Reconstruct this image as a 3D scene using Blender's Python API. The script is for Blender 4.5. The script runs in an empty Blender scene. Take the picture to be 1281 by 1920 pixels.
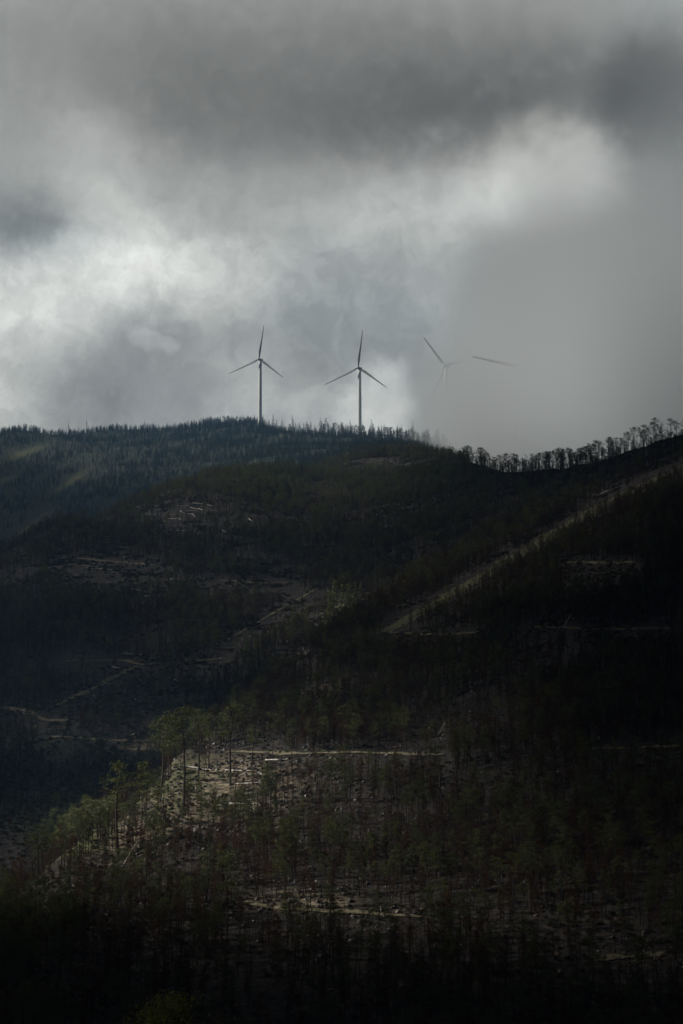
import bpy, math, random
import numpy as np
from mathutils import Vector

sc = bpy.context.scene
R = math.radians
# ------------------------------------------------------------------ camera
F = 4533.0            # focal length in pixels of the 1281x1920 photograph
HZ = 1900.0           # picture row of the horizon
PITCH = math.atan((HZ - 960) / F)
CP, SP = math.cos(PITCH), math.sin(PITCH)
cam_d = bpy.data.cameras.new('camera')
cam = bpy.data.objects.new('camera', cam_d)
sc.collection.objects.link(cam)
cam.rotation_euler = (math.pi / 2 + PITCH, 0, 0)
cam_d.sensor_fit = 'VERTICAL'
cam_d.sensor_height = 36.0
cam_d.lens = F / 1920 * 36.0
cam_d.clip_start = 0.5
cam_d.clip_end = 60000
sc.camera = cam

# ------------------------------------------------------------------ exposure and sampling
sc.view_settings.view_transform = 'Standard'
sc.view_settings.look = 'None'
sc.view_settings.exposure = 0.8
sc.view_settings.gamma = 1
sc.view_settings.use_curve_mapping = False
sc.cycles.max_bounces = 5
sc.cycles.diffuse_bounces = 2
sc.cycles.glossy_bounces = 1
sc.cycles.transmission_bounces = 2
sc.cycles.transparent_max_bounces = 12
sc.cycles.volume_bounces = 3
sc.cycles.volume_step_rate = 1.0
sc.cycles.use_denoising = True
sc.cycles.sample_clamp_indirect = 2.0

# ------------------------------------------------------------------ sun
SUN = Vector((-0.86, 0.04, 0.50)).normalized()     # towards the sun: left, slightly ahead
sun_d = bpy.data.lights.new('sun', 'SUN')
sun_d.energy = 5.0
sun_d.angle = R(0.9)
sun_d.color = (1.0, 0.95, 0.87)
sun = bpy.data.objects.new('sun', sun_d)
sun.rotation_euler = (-SUN).to_track_quat('-Z', 'Y').to_euler()
sc.collection.objects.link(sun)

# ------------------------------------------------------------------ sky
world = bpy.data.worlds.new('World')
sc.world = world
world.use_nodes = True


def px_dir(x, y):
    v = np.array([x - 640.5, F * CP - (960 - y) * SP, F * SP + (960 - y) * CP])
    return v / np.linalg.norm(v)


def build_sky():
    nt = world.node_tree
    nt.nodes.clear()
    N, L = nt.nodes.new, nt.links.new
    out = N('ShaderNodeOutputWorld')
    bg = N('ShaderNodeBackground')
    L(bg.outputs[0], out.inputs[0])

    def val(s, v):
        if isinstance(v, (int, float)):
            s.default_value = v
        else:
            L(v, s)

    def M(op, a, b=0.0, c=0.0, clamp=False):
        n = N('ShaderNodeMath'); n.operation = op; n.use_clamp = clamp
        val(n.inputs[0], a); val(n.inputs[1], b); val(n.inputs[2], c)
        return n.outputs[0]

    tc = N('ShaderNodeTexCoord')
    sp = N('ShaderNodeSeparateXYZ'); L(tc.outputs['Generated'], sp.inputs[0])
    az = M('ARCTAN2', sp.outputs[0], sp.outputs[1])
    el = M('ARCSINE', sp.outputs[2])
    cb = N('ShaderNodeCombineXYZ')          # direction as (azimuth, elevation) in degrees
    L(M('MULTIPLY', az, 57.2958), cb.inputs[0]); L(M('MULTIPLY', el, 57.2958), cb.inputs[1])
    P = cb.outputs[0]

    def noise(vec, scale, detail, rough, dist=0.0, w=0.0):
        n = N('ShaderNodeTexNoise'); n.noise_dimensions = '4D'
        L(vec, n.inputs['Vector']); n.inputs['W'].default_value = w
        n.inputs['Scale'].default_value = scale; n.inputs['Detail'].default_value = detail
        n.inputs['Roughness'].default_value = rough; n.inputs['Distortion'].default_value = dist
        return n

    def vadd(a, b, k):
        s = N('ShaderNodeVectorMath'); s.operation = 'SUBTRACT'; L(b, s.inputs[0]); s.inputs[1].default_value = (.5, .5, .5)
        m = N('ShaderNodeVectorMath'); m.operation = 'SCALE'; L(s.outputs[0], m.inputs[0]); m.inputs['Scale'].default_value = k
        o = N('ShaderNodeVectorMath'); o.operation = 'ADD'; L(a, o.inputs[0]); L(m.outputs[0], o.inputs[1])
        return o.outputs[0]

    W = vadd(P, noise(P, .33, 5, .6, 0, 1.7).outputs['Color'], 1.35)
    W = vadd(W, noise(P, 1.3, 4, .62, 0, 5.1).outputs['Color'], .85)
    # clouds: (photo x, photo y, rx, ry, tilt, strength, colour tint -1 warm .. 1 blue, hardness)
    base = 0.415
    blobs = [
        (600, 150, 950, 185, 0, -.165, -1.0), (560, 225, 450, 80, 5, -.015, -.6), (1000, 190, 420, 95, -3, -.07, -.5),
        (640, -130, 1300, 170, 0, .03, 0), (1250, 40, 190, 260, 0, .05, 1), (30, 90, 260, 160, 0, .035, .3),
        (30, 230, 200, 110, 0, .07, .2), (190, 290, 110, 85, 20, .13, 0), (300, 330, 120, 70, 10, .04, 0),
        (0, 415, 130, 85, 15, -.10, 1.0), (130, 430, 140, 55, 5, -.05, .8),
        (245, 430, 130, 60, 30, .15, -.2, .3), (330, 500, 200, 80, 8, .20, -.2, .2), (100, 540, 230, 85, -5, .32, -.2, .15), (0, 650, 130, 110, 0, .22, -.2),
        (265, 600, 130, 55, 10, -.075, .5), (200, 710, 230, 80, 0, -.06, .4), (285, 638, 38, 20, 10, .12, 0, .3), (120, 640, 80, 40, 0, .04, 0),
        (15, 775, 75, 60, 30, .19, -.2), (470, 740, 60, 90, 15, .10, 0), (590, 775, 180, 55, 0, .12, 0), (725, 765, 70, 70, 0, .19, -.1, .3),
        (650, 370, 420, 85, 0, .07, .1), (700, 500, 420, 130, 0, .08, .3), (930, 375, 270, 80, -4, .13, 0), (1015, 335, 125, 95, 0, .24, 0, .25), (1035, 420, 100, 60, 0, .12, 0), (900, 560, 190, 90, 0, .04, .2),
        (1215, 330, 110, 250, 8, -.10, -.1, .35), (1200, 640, 270, 270, 0, -.05, -.5), (1060, 760, 300, 130, 0, -.05, -.5),
        (700, 610, 200, 110, 20, -.05, 1.0), (540, 620, 120, 60, 0, -.02, .5),
    ]
    B = base
    T = 0.0
    for bx, by, rx, ry, tilt, k, tint, *hard in blobs:
        d = px_dir(bx, by)
        ca, ce = math.degrees(math.atan2(d[0], d[1])), math.degrees(math.asin(d[2]))
        mp = N('ShaderNodeMapping'); mp.vector_type = 'TEXTURE'
        L(W, mp.inputs['Vector'])
        s = 1.8 * 57.2958 / F
        mp.inputs['Location'].default_value = (ca, ce, 0)
        mp.inputs['Rotation'].default_value = (0, 0, -R(tilt))
        mp.inputs['Scale'].default_value = (rx * s, ry * s, 1)
        ln = N('ShaderNodeVectorMath'); ln.operation = 'LENGTH'; L(mp.outputs[0], ln.inputs[0])
        mr = N('ShaderNodeMapRange'); mr.interpolation_type = 'SMOOTHERSTEP'
        L(ln.outputs['Value'], mr.inputs[0])
        mr.inputs[1].default_value = 1.0 - (hard[0] if hard else 0) * .25; mr.inputs[2].default_value = hard[0] if hard else 0.0
        mr.inputs[3].default_value = 0.0; mr.inputs[4].default_value = 1.0
        B = M('MULTIPLY_ADD', mr.outputs[0], k * 1.15, B)
        if tint:
            T = M('MULTIPLY_ADD', mr.outputs[0], tint * .5, T)
    # texture of the clouds
    n1 = noise(W, .42, 8, .55, .3, 3.0).outputs['Fac']
    n2 = noise(W, 1.5, 7, .6, .2, 8.0).outputs['Fac']
    tex = M('ADD', M('MULTIPLY_ADD', n1, .55, .725), M('MULTIPLY_ADD', n2, .42, -.21))
    n3 = noise(W, 4.6, 5, .62, .6, 12.0).outputs['Fac']
    tex = M('ADD', tex, M('MULTIPLY_ADD', n3, .22, -.11))
    cr = N('ShaderNodeMapRange'); cr.interpolation_type = 'SMOOTHSTEP'; L(noise(W, .95, 9, .66, .9, 21.0).outputs['Fac'], cr.inputs[0])
    cr.inputs[1].default_value = .40; cr.inputs[2].default_value = .60; cr.inputs[3].default_value = -.07; cr.inputs[4].default_value = .07
    tex = M('ADD', tex, cr.outputs[0])
    fx = N('ShaderNodeMapRange'); fx.interpolation_type = 'SMOOTHSTEP'      # the fog on the right is smooth
    L(az, fx.inputs[0]); fx.inputs[1].default_value = R(1.5); fx.inputs[2].default_value = R(6.5)
    fx.inputs[3].default_value = 1.0; fx.inputs[4].default_value = .25
    tex = M('MULTIPLY_ADD', M('SUBTRACT', tex, 1.0), fx.outputs[0], 1.0)
    fy = N('ShaderNodeMapRange'); fy.interpolation_type = 'SMOOTHSTEP'      # the high cloud base is smooth too
    L(el, fy.inputs[0]); fy.inputs[1].default_value = R(17.0); fy.inputs[2].default_value = R(20.5)
    fy.inputs[3].default_value = 1.0; fy.inputs[4].default_value = .42
    tex = M('MULTIPLY_ADD', M('SUBTRACT', tex, 1.0), fy.outputs[0], 1.0)
    B = M('MULTIPLY', B, tex)
    # outside the bright window ahead the overcast is heavy and dark
    dd = px_dir(560, 560)
    dp = N('ShaderNodeVectorMath'); dp.operation = 'DOT_PRODUCT'; L(tc.outputs['Generated'], dp.inputs[0]); dp.inputs[1].default_value = tuple(dd)
    far = N('ShaderNodeMapRange'); far.interpolation_type = 'SMOOTHSTEP'; L(dp.outputs['Value'], far.inputs[0])
    far.inputs[1].default_value = .89; far.inputs[2].default_value = .976; far.inputs[3].default_value = SKY_DARK; far.inputs[4].default_value = 1.0
    B = M('MAXIMUM', M('MULTIPLY', B, far.outputs[0]), .004)
    tr = N('ShaderNodeValToRGB')
    L(M('MULTIPLY_ADD', T, .5, .5, clamp=True), tr.inputs[0])
    e = tr.color_ramp.elements
    e[0].position = 0; e[0].color = (1.045, 1.025, .94, 1)
    e[1].position = 1; e[1].color = (.93, 1.02, 1.02, 1)
    m_ = tr.color_ramp.elements.new(.5); m_.color = (1.0, 1.02, .965, 1)
    cl = N('ShaderNodeVectorMath'); cl.operation = 'SCALE'; L(tr.outputs[0], cl.inputs[0]); L(B, cl.inputs['Scale'])
    sky = N('ShaderNodeTexSky'); sky.sky_type = 'NISHITA'; sky.sun_disc = False
    sky.sun_elevation = math.asin(SUN.z); sky.sun_rotation = math.atan2(SUN.x, SUN.y)
    sk = N('ShaderNodeVectorMath'); sk.operation = 'SCALE'; L(sky.outputs[0], sk.inputs[0]); sk.inputs['Scale'].default_value = .09
    mx = N('ShaderNodeMix'); mx.data_type = 'VECTOR'; mx.inputs[0].default_value = .985     # cloud cover over the clear sky
    L(sk.outputs[0], mx.inputs[4]); L(cl.outputs[0], mx.inputs[5])
    L(mx.outputs[1], bg.inputs[0]); bg.inputs[1].default_value = .575


SKY_DARK = 0.045
build_sky()
world.cycles.sampling_method = 'MANUAL'
world.cycles.sample_map_resolution = 512

# ------------------------------------------------------------------ helpers
rng = np.random.default_rng(7)
random.seed(7)


def hash2(ix, iy, seed):
    h = (ix.astype(np.int64) * 374761393 + iy.astype(np.int64) * 668265263 + seed * 974634777) & 0xffffffff
    h = ((h ^ (h >> 13)) * 1274126177) & 0xffffffff
    h = h ^ (h >> 16)
    return (h & 0xffff) / 65535.0


def vnoise(x, y, seed):
    x = np.asarray(x, float); y = np.asarray(y, float)
    ix, iy = np.floor(x).astype(np.int64), np.floor(y).astype(np.int64)
    fx, fy = x - ix, y - iy
    fx = fx * fx * fx * (fx * (fx * 6 - 15) + 10); fy = fy * fy * fy * (fy * (fy * 6 - 15) + 10)
    a, b = hash2(ix, iy, seed), hash2(ix + 1, iy, seed)
    c, d = hash2(ix, iy + 1, seed), hash2(ix + 1, iy + 1, seed)
    return (a + (b - a) * fx) * (1 - fy) + (c + (d - c) * fx) * fy


def fbm(x, y, seed, oct=4, gain=.5):
    s, a, t = 0, 1.0, 0
    for i in range(oct):
        s = s + a * (vnoise(x * 2 ** i, y * 2 ** i, seed + i * 17) - .5); t += a; a *= gain
    return s / t


def new_mesh(name, verts, faces, mats=(), mat_idx=None, smooth=False):
    """faces: list of (n,k) arrays of equal-size polygons"""
    me = bpy.data.meshes.new(name)
    verts = np.asarray(verts, np.float32)
    if not isinstance(faces, (list, tuple)):
        faces = [faces]
    faces = [np.asarray(f, np.int32) for f in faces if len(f)]
    me.vertices.add(len(verts)); me.vertices.foreach_set('co', verts.ravel())
    nl = sum(f.size for f in faces); npoly = sum(len(f) for f in faces)
    me.loops.add(nl); me.polygons.add(npoly)
    me.loops.foreach_set('vertex_index', np.concatenate([f.ravel() for f in faces]))
    ls = []; o = 0
    for f in faces:
        ls.append(o + np.arange(len(f)) * f.shape[1]); o += f.size
    me.polygons.foreach_set('loop_start', np.concatenate(ls).astype(np.int32))
    if mat_idx is not None:
        me.polygons.foreach_set('material_index', np.asarray(mat_idx, np.int32))
    me.polygons.foreach_set('use_smooth', np.full(npoly, smooth))
    me.update(calc_edges=True)
    for m in mats:
        me.materials.append(m)
    return me


def link(name, me, parent=None):
    o = bpy.data.objects.new(name, me)
    sc.collection.objects.link(o)
    if parent is not None:
        o.parent = parent
    return o


def tag(o, label=None, cat=None, group=None, kind=None):
    for k, v in (('label', label), ('category', cat), ('group', group), ('kind', kind)):
        if v:
            o[k] = v
    return o


class MB:
    """collects geometry into one mesh"""
    def __init__(s): s.v = []; s.q = []; s.t = []; s.n = 0
    def add(s, v, q=None, t=None):
        v = np.asarray(v, float); s.v.append(v)
        if q is not None and len(q): s.q.append(np.asarray(q) + s.n)
        if t is not None and len(t): s.t.append(np.asarray(t) + s.n)
        s.n += len(v)
    def tube(s, pts, rad, k=6, cap=True):
        pts = np.asarray(pts, float); rad = np.broadcast_to(np.asarray(rad, float), len(pts))
        tan = np.gradient(pts, axis=0); tan /= np.linalg.norm(tan, axis=1)[:, None] + 1e-9
        ref = np.array([0, 0, 1.]) if abs(tan[0][2]) < .8 else np.array([1., 0, 0])
        a = np.cross(tan, ref); a /= np.linalg.norm(a, axis=1)[:, None] + 1e-9
        b = np.cross(tan, a)
        th = np.arange(k) * 2 * math.pi / k
        ring = pts[:, None] + rad[:, None, None] * (a[:, None] * np.cos(th)[None, :, None] + b[:, None] * np.sin(th)[None, :, None])
        n = len(pts)
        i = np.arange(n - 1)[:, None] * k + np.arange(k)[None]
        j = np.arange(n - 1)[:, None] * k + (np.arange(k)[None] + 1) % k
        q = np.stack([i, j, j + k, i + k], -1).reshape(-1, 4)
        v = ring.reshape(-1, 3); t = None
        if cap:
            v = np.vstack([v, pts[:1], pts[-1:]])
            kk = np.arange(k); k2 = (kk + 1) % k
            t = np.vstack([np.stack([k2, kk, np.full(k, n * k)], 1), np.stack([kk + (n - 1) * k, k2 + (n - 1) * k, np.full(k, n * k + 1)], 1)])
        s.add(v, q, t)
    def box(s, c, d, rot=None):
        x, y, z = np.array(d) / 2
        v = np.array([[-x, -y, -z], [x, -y, -z], [x, y, -z], [-x, y, -z], [-x, -y, z], [x, -y, z], [x, y, z], [-x, y, z]])
        if rot is not None: v = v @ np.asarray(rot).T
        s.add(v + np.array(c), [[0, 3, 2, 1], [4, 5, 6, 7], [0, 1, 5, 4], [1, 2, 6, 5], [2, 3, 7, 6], [3, 0, 4, 7]])
    def mesh(s, name, mats=(), smooth=False):
        return new_mesh(name, np.vstack(s.v), [np.vstack(s.q) if s.q else [], np.vstack(s.t) if s.t else []], mats, None, smooth)
    def build(s, name, mat, parent=None, smooth=False):
        return link(name, s.mesh(name, (mat,), smooth), parent)


# ------------------------------------------------------------------ materials
def material(name, cols, scale=1.0, rough=.9, bump=0.0, spec=.2, rnd=0.0, transl=0.0, coord='Object', detail=5, objcols=None, bscale=None):
    m = bpy.data.materials.new(name); m.use_nodes = True
    nt = m.node_tree; N, L = nt.nodes.new, nt.links.new
    b = nt.nodes['Principled BSDF']; out = nt.nodes['Material Output']
    b.inputs['Roughness'].default_value = rough; b.inputs['Specular IOR Level'].default_value = spec
    tc = N('ShaderNodeTexCoord')
    n = N('ShaderNodeTexNoise'); n.inputs['Scale'].default_value = scale; n.inputs['Detail'].default_value = detail; n.inputs['Roughness'].default_value = .65
    if coord == 'World':
        g = N('ShaderNodeNewGeometry'); L(g.outputs['Position'], n.inputs['Vector'])
    else:
        L(tc.outputs[coord], n.inputs['Vector'])
    r = N('ShaderNodeValToRGB'); L(n.outputs['Fac'], r.inputs[0])
    els = r.color_ramp.elements
    for i, c in enumerate(cols):
        p = .3 + .4 * i / max(1, len(cols) - 1)
        e = els[i] if i < 2 else els.new(p)
        e.position = p; e.color = (*c, 1)
    col = r.outputs[0]
    if objcols:
        oi = N('ShaderNodeObjectInfo'); r2 = N('ShaderNodeValToRGB'); L(oi.outputs['Random'], r2.inputs[0])
        r2.color_ramp.interpolation = 'LINEAR'
        for i, c in enumerate(objcols):
            p = i / max(1, len(objcols) - 1)
            e = r2.color_ramp.elements[i] if i < 2 else r2.color_ramp.elements.new(p)
            e.position = p; e.color = (*c, 1)
        mx = N('ShaderNodeMix'); mx.data_type = 'RGBA'; mx.blend_type = 'MULTIPLY'; mx.inputs[0].default_value = 1
        L(col, mx.inputs[6]); L(r2.outputs[0], mx.inputs[7]); col = mx.outputs[2]
    L(col, b.inputs['Base Color'])
    if bump:
        bn = N('ShaderNodeTexNoise'); bn.inputs['Scale'].default_value = bscale or scale * 4; bn.inputs['Detail'].default_value = 6
        L(n.inputs['Vector'].links[0].from_socket, bn.inputs['Vector'])
        bp = N('ShaderNodeBump'); bp.inputs['Strength'].default_value = 1; bp.inputs['Distance'].default_value = bump
        L(bn.outputs['Fac'], bp.inputs['Height']); L(bp.outputs[0], b.inputs['Normal'])
    if transl:
        t = N('ShaderNodeBsdfTranslucent'); L(col, t.inputs[0])
        mxs = N('ShaderNodeMixShader'); mxs.inputs[0].default_value = transl
        L(b.outputs[0], mxs.inputs[1]); L(t.outputs[0], mxs.inputs[2]); L(mxs.outputs[0], out.inputs[0])
    return m


M_bark = material('pine_bark', [(.030, .024, .020), (.060, .046, .036)], 3, .9, .02)
M_char = material('charred_bark', [(.010, .010, .010), (.035, .030, .027)], 2, .85, .02, objcols=[(1, 1, 1), (1.6, 1.4, 1.2), (.7, .7, .75)])
M_pine = material('pine_needles', [(.044, .057, .023), (.108, .122, .050)], .9, .7, transl=.3, objcols=[(1, 1, 1), (1.3, 1.2, .9), (.75, .8, .8), (1.1, 1.05, .85)])
M_sun_pine = material('sunlit_pine_needles', [(.085, .105, .045), (.17, .19, .09)], .9, .7, transl=.3)  # lit copy of the pine needles, sunshine put into the colour
M_fir = material('fir_needles', [(.016, .028, .018), (.036, .052, .030)], .9, .7, transl=.2, objcols=[(1, 1, 1), (.7, .8, .9), (1.35, 1.15, .9)])
M_twig = material('scorched_twigs', [(.026, .018, .013), (.060, .038, .026)], 1.2, .9, transl=.15, objcols=[(1, 1, 1), (.7, .7, .8), (1.4, 1.1, .8), (.9, .9, .95)])
M_rust = material('scorched_needles', [(.050, .026, .014), (.095, .050, .028)], 1.0, .9, transl=.25, objcols=[(1, 1, 1), (.7, .8, .7), (1.2, .95, .8)])
M_leaf = material('shrub_leaves', [(.030, .045, .020), (.075, .090, .040)], 1.2, .65, transl=.25, objcols=[(1, 1, 1), (1.4, 1.3, 1.0), (.6, .65, .65), (1.1, .8, .6)])
M_yel = material('yellow_green_leaves', [(.11, .13, .020), (.20, .20, .035)], .8, .6, transl=.35)
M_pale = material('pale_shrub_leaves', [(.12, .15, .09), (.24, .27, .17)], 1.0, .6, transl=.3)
M_log = material('bare_wood', [(.30, .27, .23), (.50, .47, .42)], 1.5, .55, .01, spec=.5)
M_rock = material('schist_rock', [(.06, .055, .05), (.17, .15, .13)], 2.0, .45, .02, spec=.5, objcols=[(1, 1, 1), (.6, .6, .6), (1.4, 1.3, 1.2), (.8, .75, .7), (.5, .5, .5)])
M_rub = material('loose_rubble', [(.030, .026, .022), (.10, .085, .068)], 2.0, .5, spec=.5, objcols=[(1, 1, 1), (.5, .5, .5), (1.9, 1.7, 1.5), (.6, .6, .6), (.4, .4, .4), (1.2, 1, .8)])
M_scrub = material('scrub_leaves', [(.020, .022, .013), (.050, .048, .026)], 1.5, .8, transl=.1, objcols=[(1, 1, 1), (.6, .65, .6), (1.3, .9, .6), (1.2, 1.2, .8)])
M_track = material('dirt_track_earth', [(.05, .045, .03), (.24, .21, .13)], .5, .95, .05, coord='World')
M_break = material('firebreak_grass', [(.020, .022, .010), (.115, .112, .055)], .8, .95, .12, coord='World', bscale=1.2)
M_white = material('turbine_paint', [(.76, .78, .75), (.82, .83, .80)], .15, .45, spec=.4)
M_blade = material('blade_shaded_grey', [(.30, .31, .31), (.36, .37, .37)], .15, .45, spec=.4)  # darker than the tower: the blades' shading is put into this grey
M_steel = material('mast_steel', [(.12, .12, .12), (.2, .2, .2)], 1, .5)


def ground_material():
    m = bpy.data.materials.new('burnt_hillside'); m.use_nodes = True
    nt = m.node_tree; N, L = nt.nodes.new, nt.links.new
    b = nt.nodes['Principled BSDF']; b.inputs['Roughness'].default_value = .85; b.inputs['Specular IOR Level'].default_value = .3
    g = N('ShaderNodeNewGeometry')

    def ns(scale, det=6, rough=.65):
        n = N('ShaderNodeTexNoise'); n.inputs['Scale'].default_value = scale; n.inputs['Detail'].default_value = det; n.inputs['Roughness'].default_value = rough
        L(g.outputs['Position'], n.inputs['Vector']); return n.outputs['Fac']

    def ramp(f, stops):
        r = N('ShaderNodeValToRGB'); L(f, r.inputs[0])
        for i, (p, c) in enumerate(stops):
            e = r.color_ramp.elements[i] if i < 2 else r.color_ramp.elements.new(p)
            e.position = p; e.color = (*c, 1)
        return r.outputs[0]

    def mix(f, a, c):
        x = N('ShaderNodeMix'); x.data_type = 'RGBA'; L(f, x.inputs[0]); L(a, x.inputs[6]); L(c, x.inputs[7]); return x.outputs[2]
    char = ramp(ns(.6), [(.34, (.007, .006, .005)), (.52, (.026, .020, .015)), (.68, (.075, .060, .046))])
    soil = ramp(ns(.45, 8, .7), [(.40, (.022, .018, .012)), (.5, (.15, .118, .075)), (.64, (.38, .32, .225))])
    green = ramp(ns(.3), [(.3, (.014, .020, .012)), (.7, (.042, .050, .026))])
    a = N('ShaderNodeAttribute'); a.attribute_name = 'cover'
    s = N('ShaderNodeSeparateColor'); L(a.outputs['Color'], s.inputs[0])

    def soft(f, sc_, amt):
        md = N('ShaderNodeMath'); md.operation = 'MULTIPLY_ADD'; L(ns(sc_, 6, .7), md.inputs[0]); md.inputs[1].default_value = amt; L(f, md.inputs[2])
        r = N('ShaderNodeMapRange'); L(md.outputs[0], r.inputs[0]); r.inputs[1].default_value = .35 + amt * .5; r.inputs[2].default_value = .65 + amt * .5
        return r.outputs[0]
    col = mix(soft(s.outputs[0], .12, .5), char, soil)
    col = mix(soft(s.outputs[1], .05, .6), col, green)
    dry = ramp(ns(.7, 7, .7), [(.36, (.035, .038, .016)), (.52, (.11, .115, .050)), (.66, (.22, .21, .11))])
    col = mix(soft(s.outputs[2], .18, .9), col, dry)
    L(col, b.inputs['Base Color'])
    bp = N('ShaderNodeBump'); bp.inputs['Distance'].default_value = .7; L(ns(.9, 8, .7), bp.inputs['Height']); L(bp.outputs[0], b.inputs['Normal'])
    return m


# ------------------------------------------------------------------ terrain
def ray(x, y):
    x = np.asarray(x, float); y = np.asarray(y, float)
    ry = F * CP - (960 - y) * SP
    return (x - 640.5) / ry, (F * SP + (960 - y) * CP) / ry


def project(X, Y, Z):
    """world point to a pixel of the photograph"""
    d = Y * CP + Z * SP; u = Z * CP - Y * SP
    return 640.5 + F * X / d, 960 - F * u / d


# control lines of the land, front to back: x in the photograph -> (distance, row)
CX = [-700, -200, 0, 60, 130, 230, 330, 400, 480, 560, 640, 720, 800, 860, 940, 1040, 1140, 1281, 1500, 2000]
LINES = [
    # near edge, below the frame
    ([330] * 20, [1990] * 20),
    # crest of the near spur / middle of the right-hand slope
    ([420, 430, 440, 450, 480, 530, 590, 630, 680, 740, 800, 870, 930, 980, 1000, 980, 950, 900, 850, 800],
     [1900, 1800, 1720, 1660, 1590, 1525, 1410, 1372, 1312, 1240, 1186, 1136, 1082, 1040, 1000, 985, 965, 935, 900, 860]),
    # gully behind the spur
    ([560, 570, 580, 590, 610, 650, 700, 730, 770, 820, 870, 930, 985, 1030, 1050, 1030, 1000, 950, 900, 850],
     [1900, 1800, 1740, 1700, 1650, 1600, 1500, 1450, 1380, 1300, 1230, 1165, 1085, 1030, 985, 965, 945, 915, 885, 845]),
    # crest of the middle hill and right-hand ridge
    ([1000, 1150, 1250, 1280, 1320, 1370, 1420, 1470, 1520, 1590, 1680, 1700, 1650, 1560, 1470, 1380, 1280, 1160, 1050, 950],
     [1240, 1120, 1042, 1010, 982, 950, 912, 888, 876, 882, 862, 852, 852, 864, 884, 882, 862, 812, 740, 640]),
    # dip behind it
    ([1300, 1500, 1600, 1620, 1650, 1700, 1750, 1800, 1850, 1850, 1900, 1900, 1850, 1760, 1670, 1580, 1480, 1400, 1300, 1200],
     [1500, 1350, 1200, 1150, 1120, 1080, 1040, 1000, 960, 940, 890, 878, 876, 890, 915, 930, 920, 880, 830, 760]),
    # foot of the far mountain
    ([2000, 2100, 2200, 2200, 2200, 2150, 2100, 2100, 2100, 2050, 2050, 2000, 2000, 2000, 1950, 1900, 1850, 1800, 1800, 1800],
     [1350, 1250, 1120, 1095, 1065, 1020, 975, 945, 915, 890, 868, 858, 858, 876, 890, 900, 905, 900, 880, 860]),
    # crest of the far mountain
    ([3480, 3460, 3440, 3430, 3420, 3400, 3380, 3300, 3150, 2950, 2850, 2650, 2450, 2350, 2350, 2350, 2350, 2350, 2350, 2350],
     [820, 812, 811, 809, 808, 807, 799, 791, 795, 811, 822, 828, 834, 846, 880, 900, 905, 905, 900, 900]),
    # behind
    ([4400] * 20, [1080] * 20),
    ([5300] * 20, [1500] * 20),
]
U = np.concatenate([np.linspace(-1.1, -.24, 44), np.arange(-.225, .2251, .00105), np.linspace(.24, 1.1, 44)])
DD = np.concatenate([[4, 40, 90, 150, 210, 260], np.geomspace(300, 2400, 600), np.geomspace(2410, 4200, 170), np.geomspace(4400, 5200, 6)])


def build_height():
    cd, cs = [], []
    for (ds, ys) in LINES:
        u, s = ray(CX, ys)
        o = np.argsort(u)
        cd.append(np.interp(U, u[o], np.array(ds, float)[o]))
        cs.append(np.interp(U, u[o], s[o]))
    cd, cs = np.array(cd), np.array(cs)
    # smooth the control values across
    k = np.exp(-np.linspace(-2, 2, 21) ** 2); k /= k.sum()
    for a in (cd, cs):
        for r_ in a:
            p = np.pad(r_, 10, mode='edge'); r_[:] = np.convolve(p, k, 'valid')
    H = np.zeros((len(U), len(DD)))
    for i in range(len(U)):
        d = np.concatenate([[0, 40, 170], cd[:, i]])
        z = np.concatenate([[-2, -6, -32], cd[:, i] * cs[:, i]])
        H[i] = np.interp(DD, d, z)
    # round the profile along the distance (window in metres grows with distance)
    ld = np.linspace(math.log(300), math.log(4200), 900)
    for i in range(len(U)):
        zz = np.interp(np.exp(ld), DD, H[i])
        kk = np.exp(-np.linspace(-2, 2, 19) ** 2); kk /= kk.sum()
        zz = np.convolve(np.pad(zz, 9, mode='reflect', reflect_type='odd'), kk, 'valid')
        m = (DD > 300) & (DD < 4200)
        H[i, m] = np.interp(DD[m], np.exp(ld), zz)
    X = U[:, None] * DD[None]; Y = np.broadcast_to(DD[None], X.shape)
    amp = np.clip((DD - 250) / 900, .12, 2.2)[None]
    rid = 1 - np.abs(fbm(X / 95 + Y / 160, Y / 330 - X / 400, 11, 3)) * 4
    H += amp * 3.2 * (rid - .5) + 5.0 * amp * fbm(X / 210, Y / 210, 5, 3)
    H += np.clip(DD / 900, .3, 2.0)[None] * 1.6 * fbm(X / 16, Y / 16, 21, 4, .6)
    return H


H = build_height()


def height(X, Y):
    X = np.asarray(X, float); Y = np.asarray(Y, float)
    u = X / Y
    i = np.clip(np.searchsorted(U, u) - 1, 0, len(U) - 2); j = np.clip(np.searchsorted(DD, Y) - 1, 0, len(DD) - 2)
    a = (u - U[i]) / (U[i + 1] - U[i]); b = (Y - DD[j]) / (DD[j + 1] - DD[j])
    return (H[i, j] * (1 - a) + H[i + 1, j] * a) * (1 - b) + (H[i, j + 1] * (1 - a) + H[i + 1, j + 1] * a) * b


SLOPE = H / DD[None]
CUM = np.maximum.accumulate(np.where(DD[None] < 280, -9, SLOPE), axis=1)


def hit(x, y):
    """where the sight line through a pixel of the photograph meets the land"""
    u, s = ray(x, y); u = float(u); s = float(s)
    d = np.geomspace(290, 4150, 3000)
    h = height(u * d, d) - s * d
    k = np.argmax(h >= 0)
    if h[k] < 0: return None
    return u * d[k], d[k], float(height(u * d[k], d[k]))


def seen(X, Y, Z):
    """is a point clear of the land in front of it"""
    u = X / Y
    i = np.clip(np.searchsorted(U, u), 0, len(U) - 1); j = np.clip(np.searchsorted(DD, Y * .985) - 1, 0, len(DD) - 1)
    return Z / Y > CUM[i, j]


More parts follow.
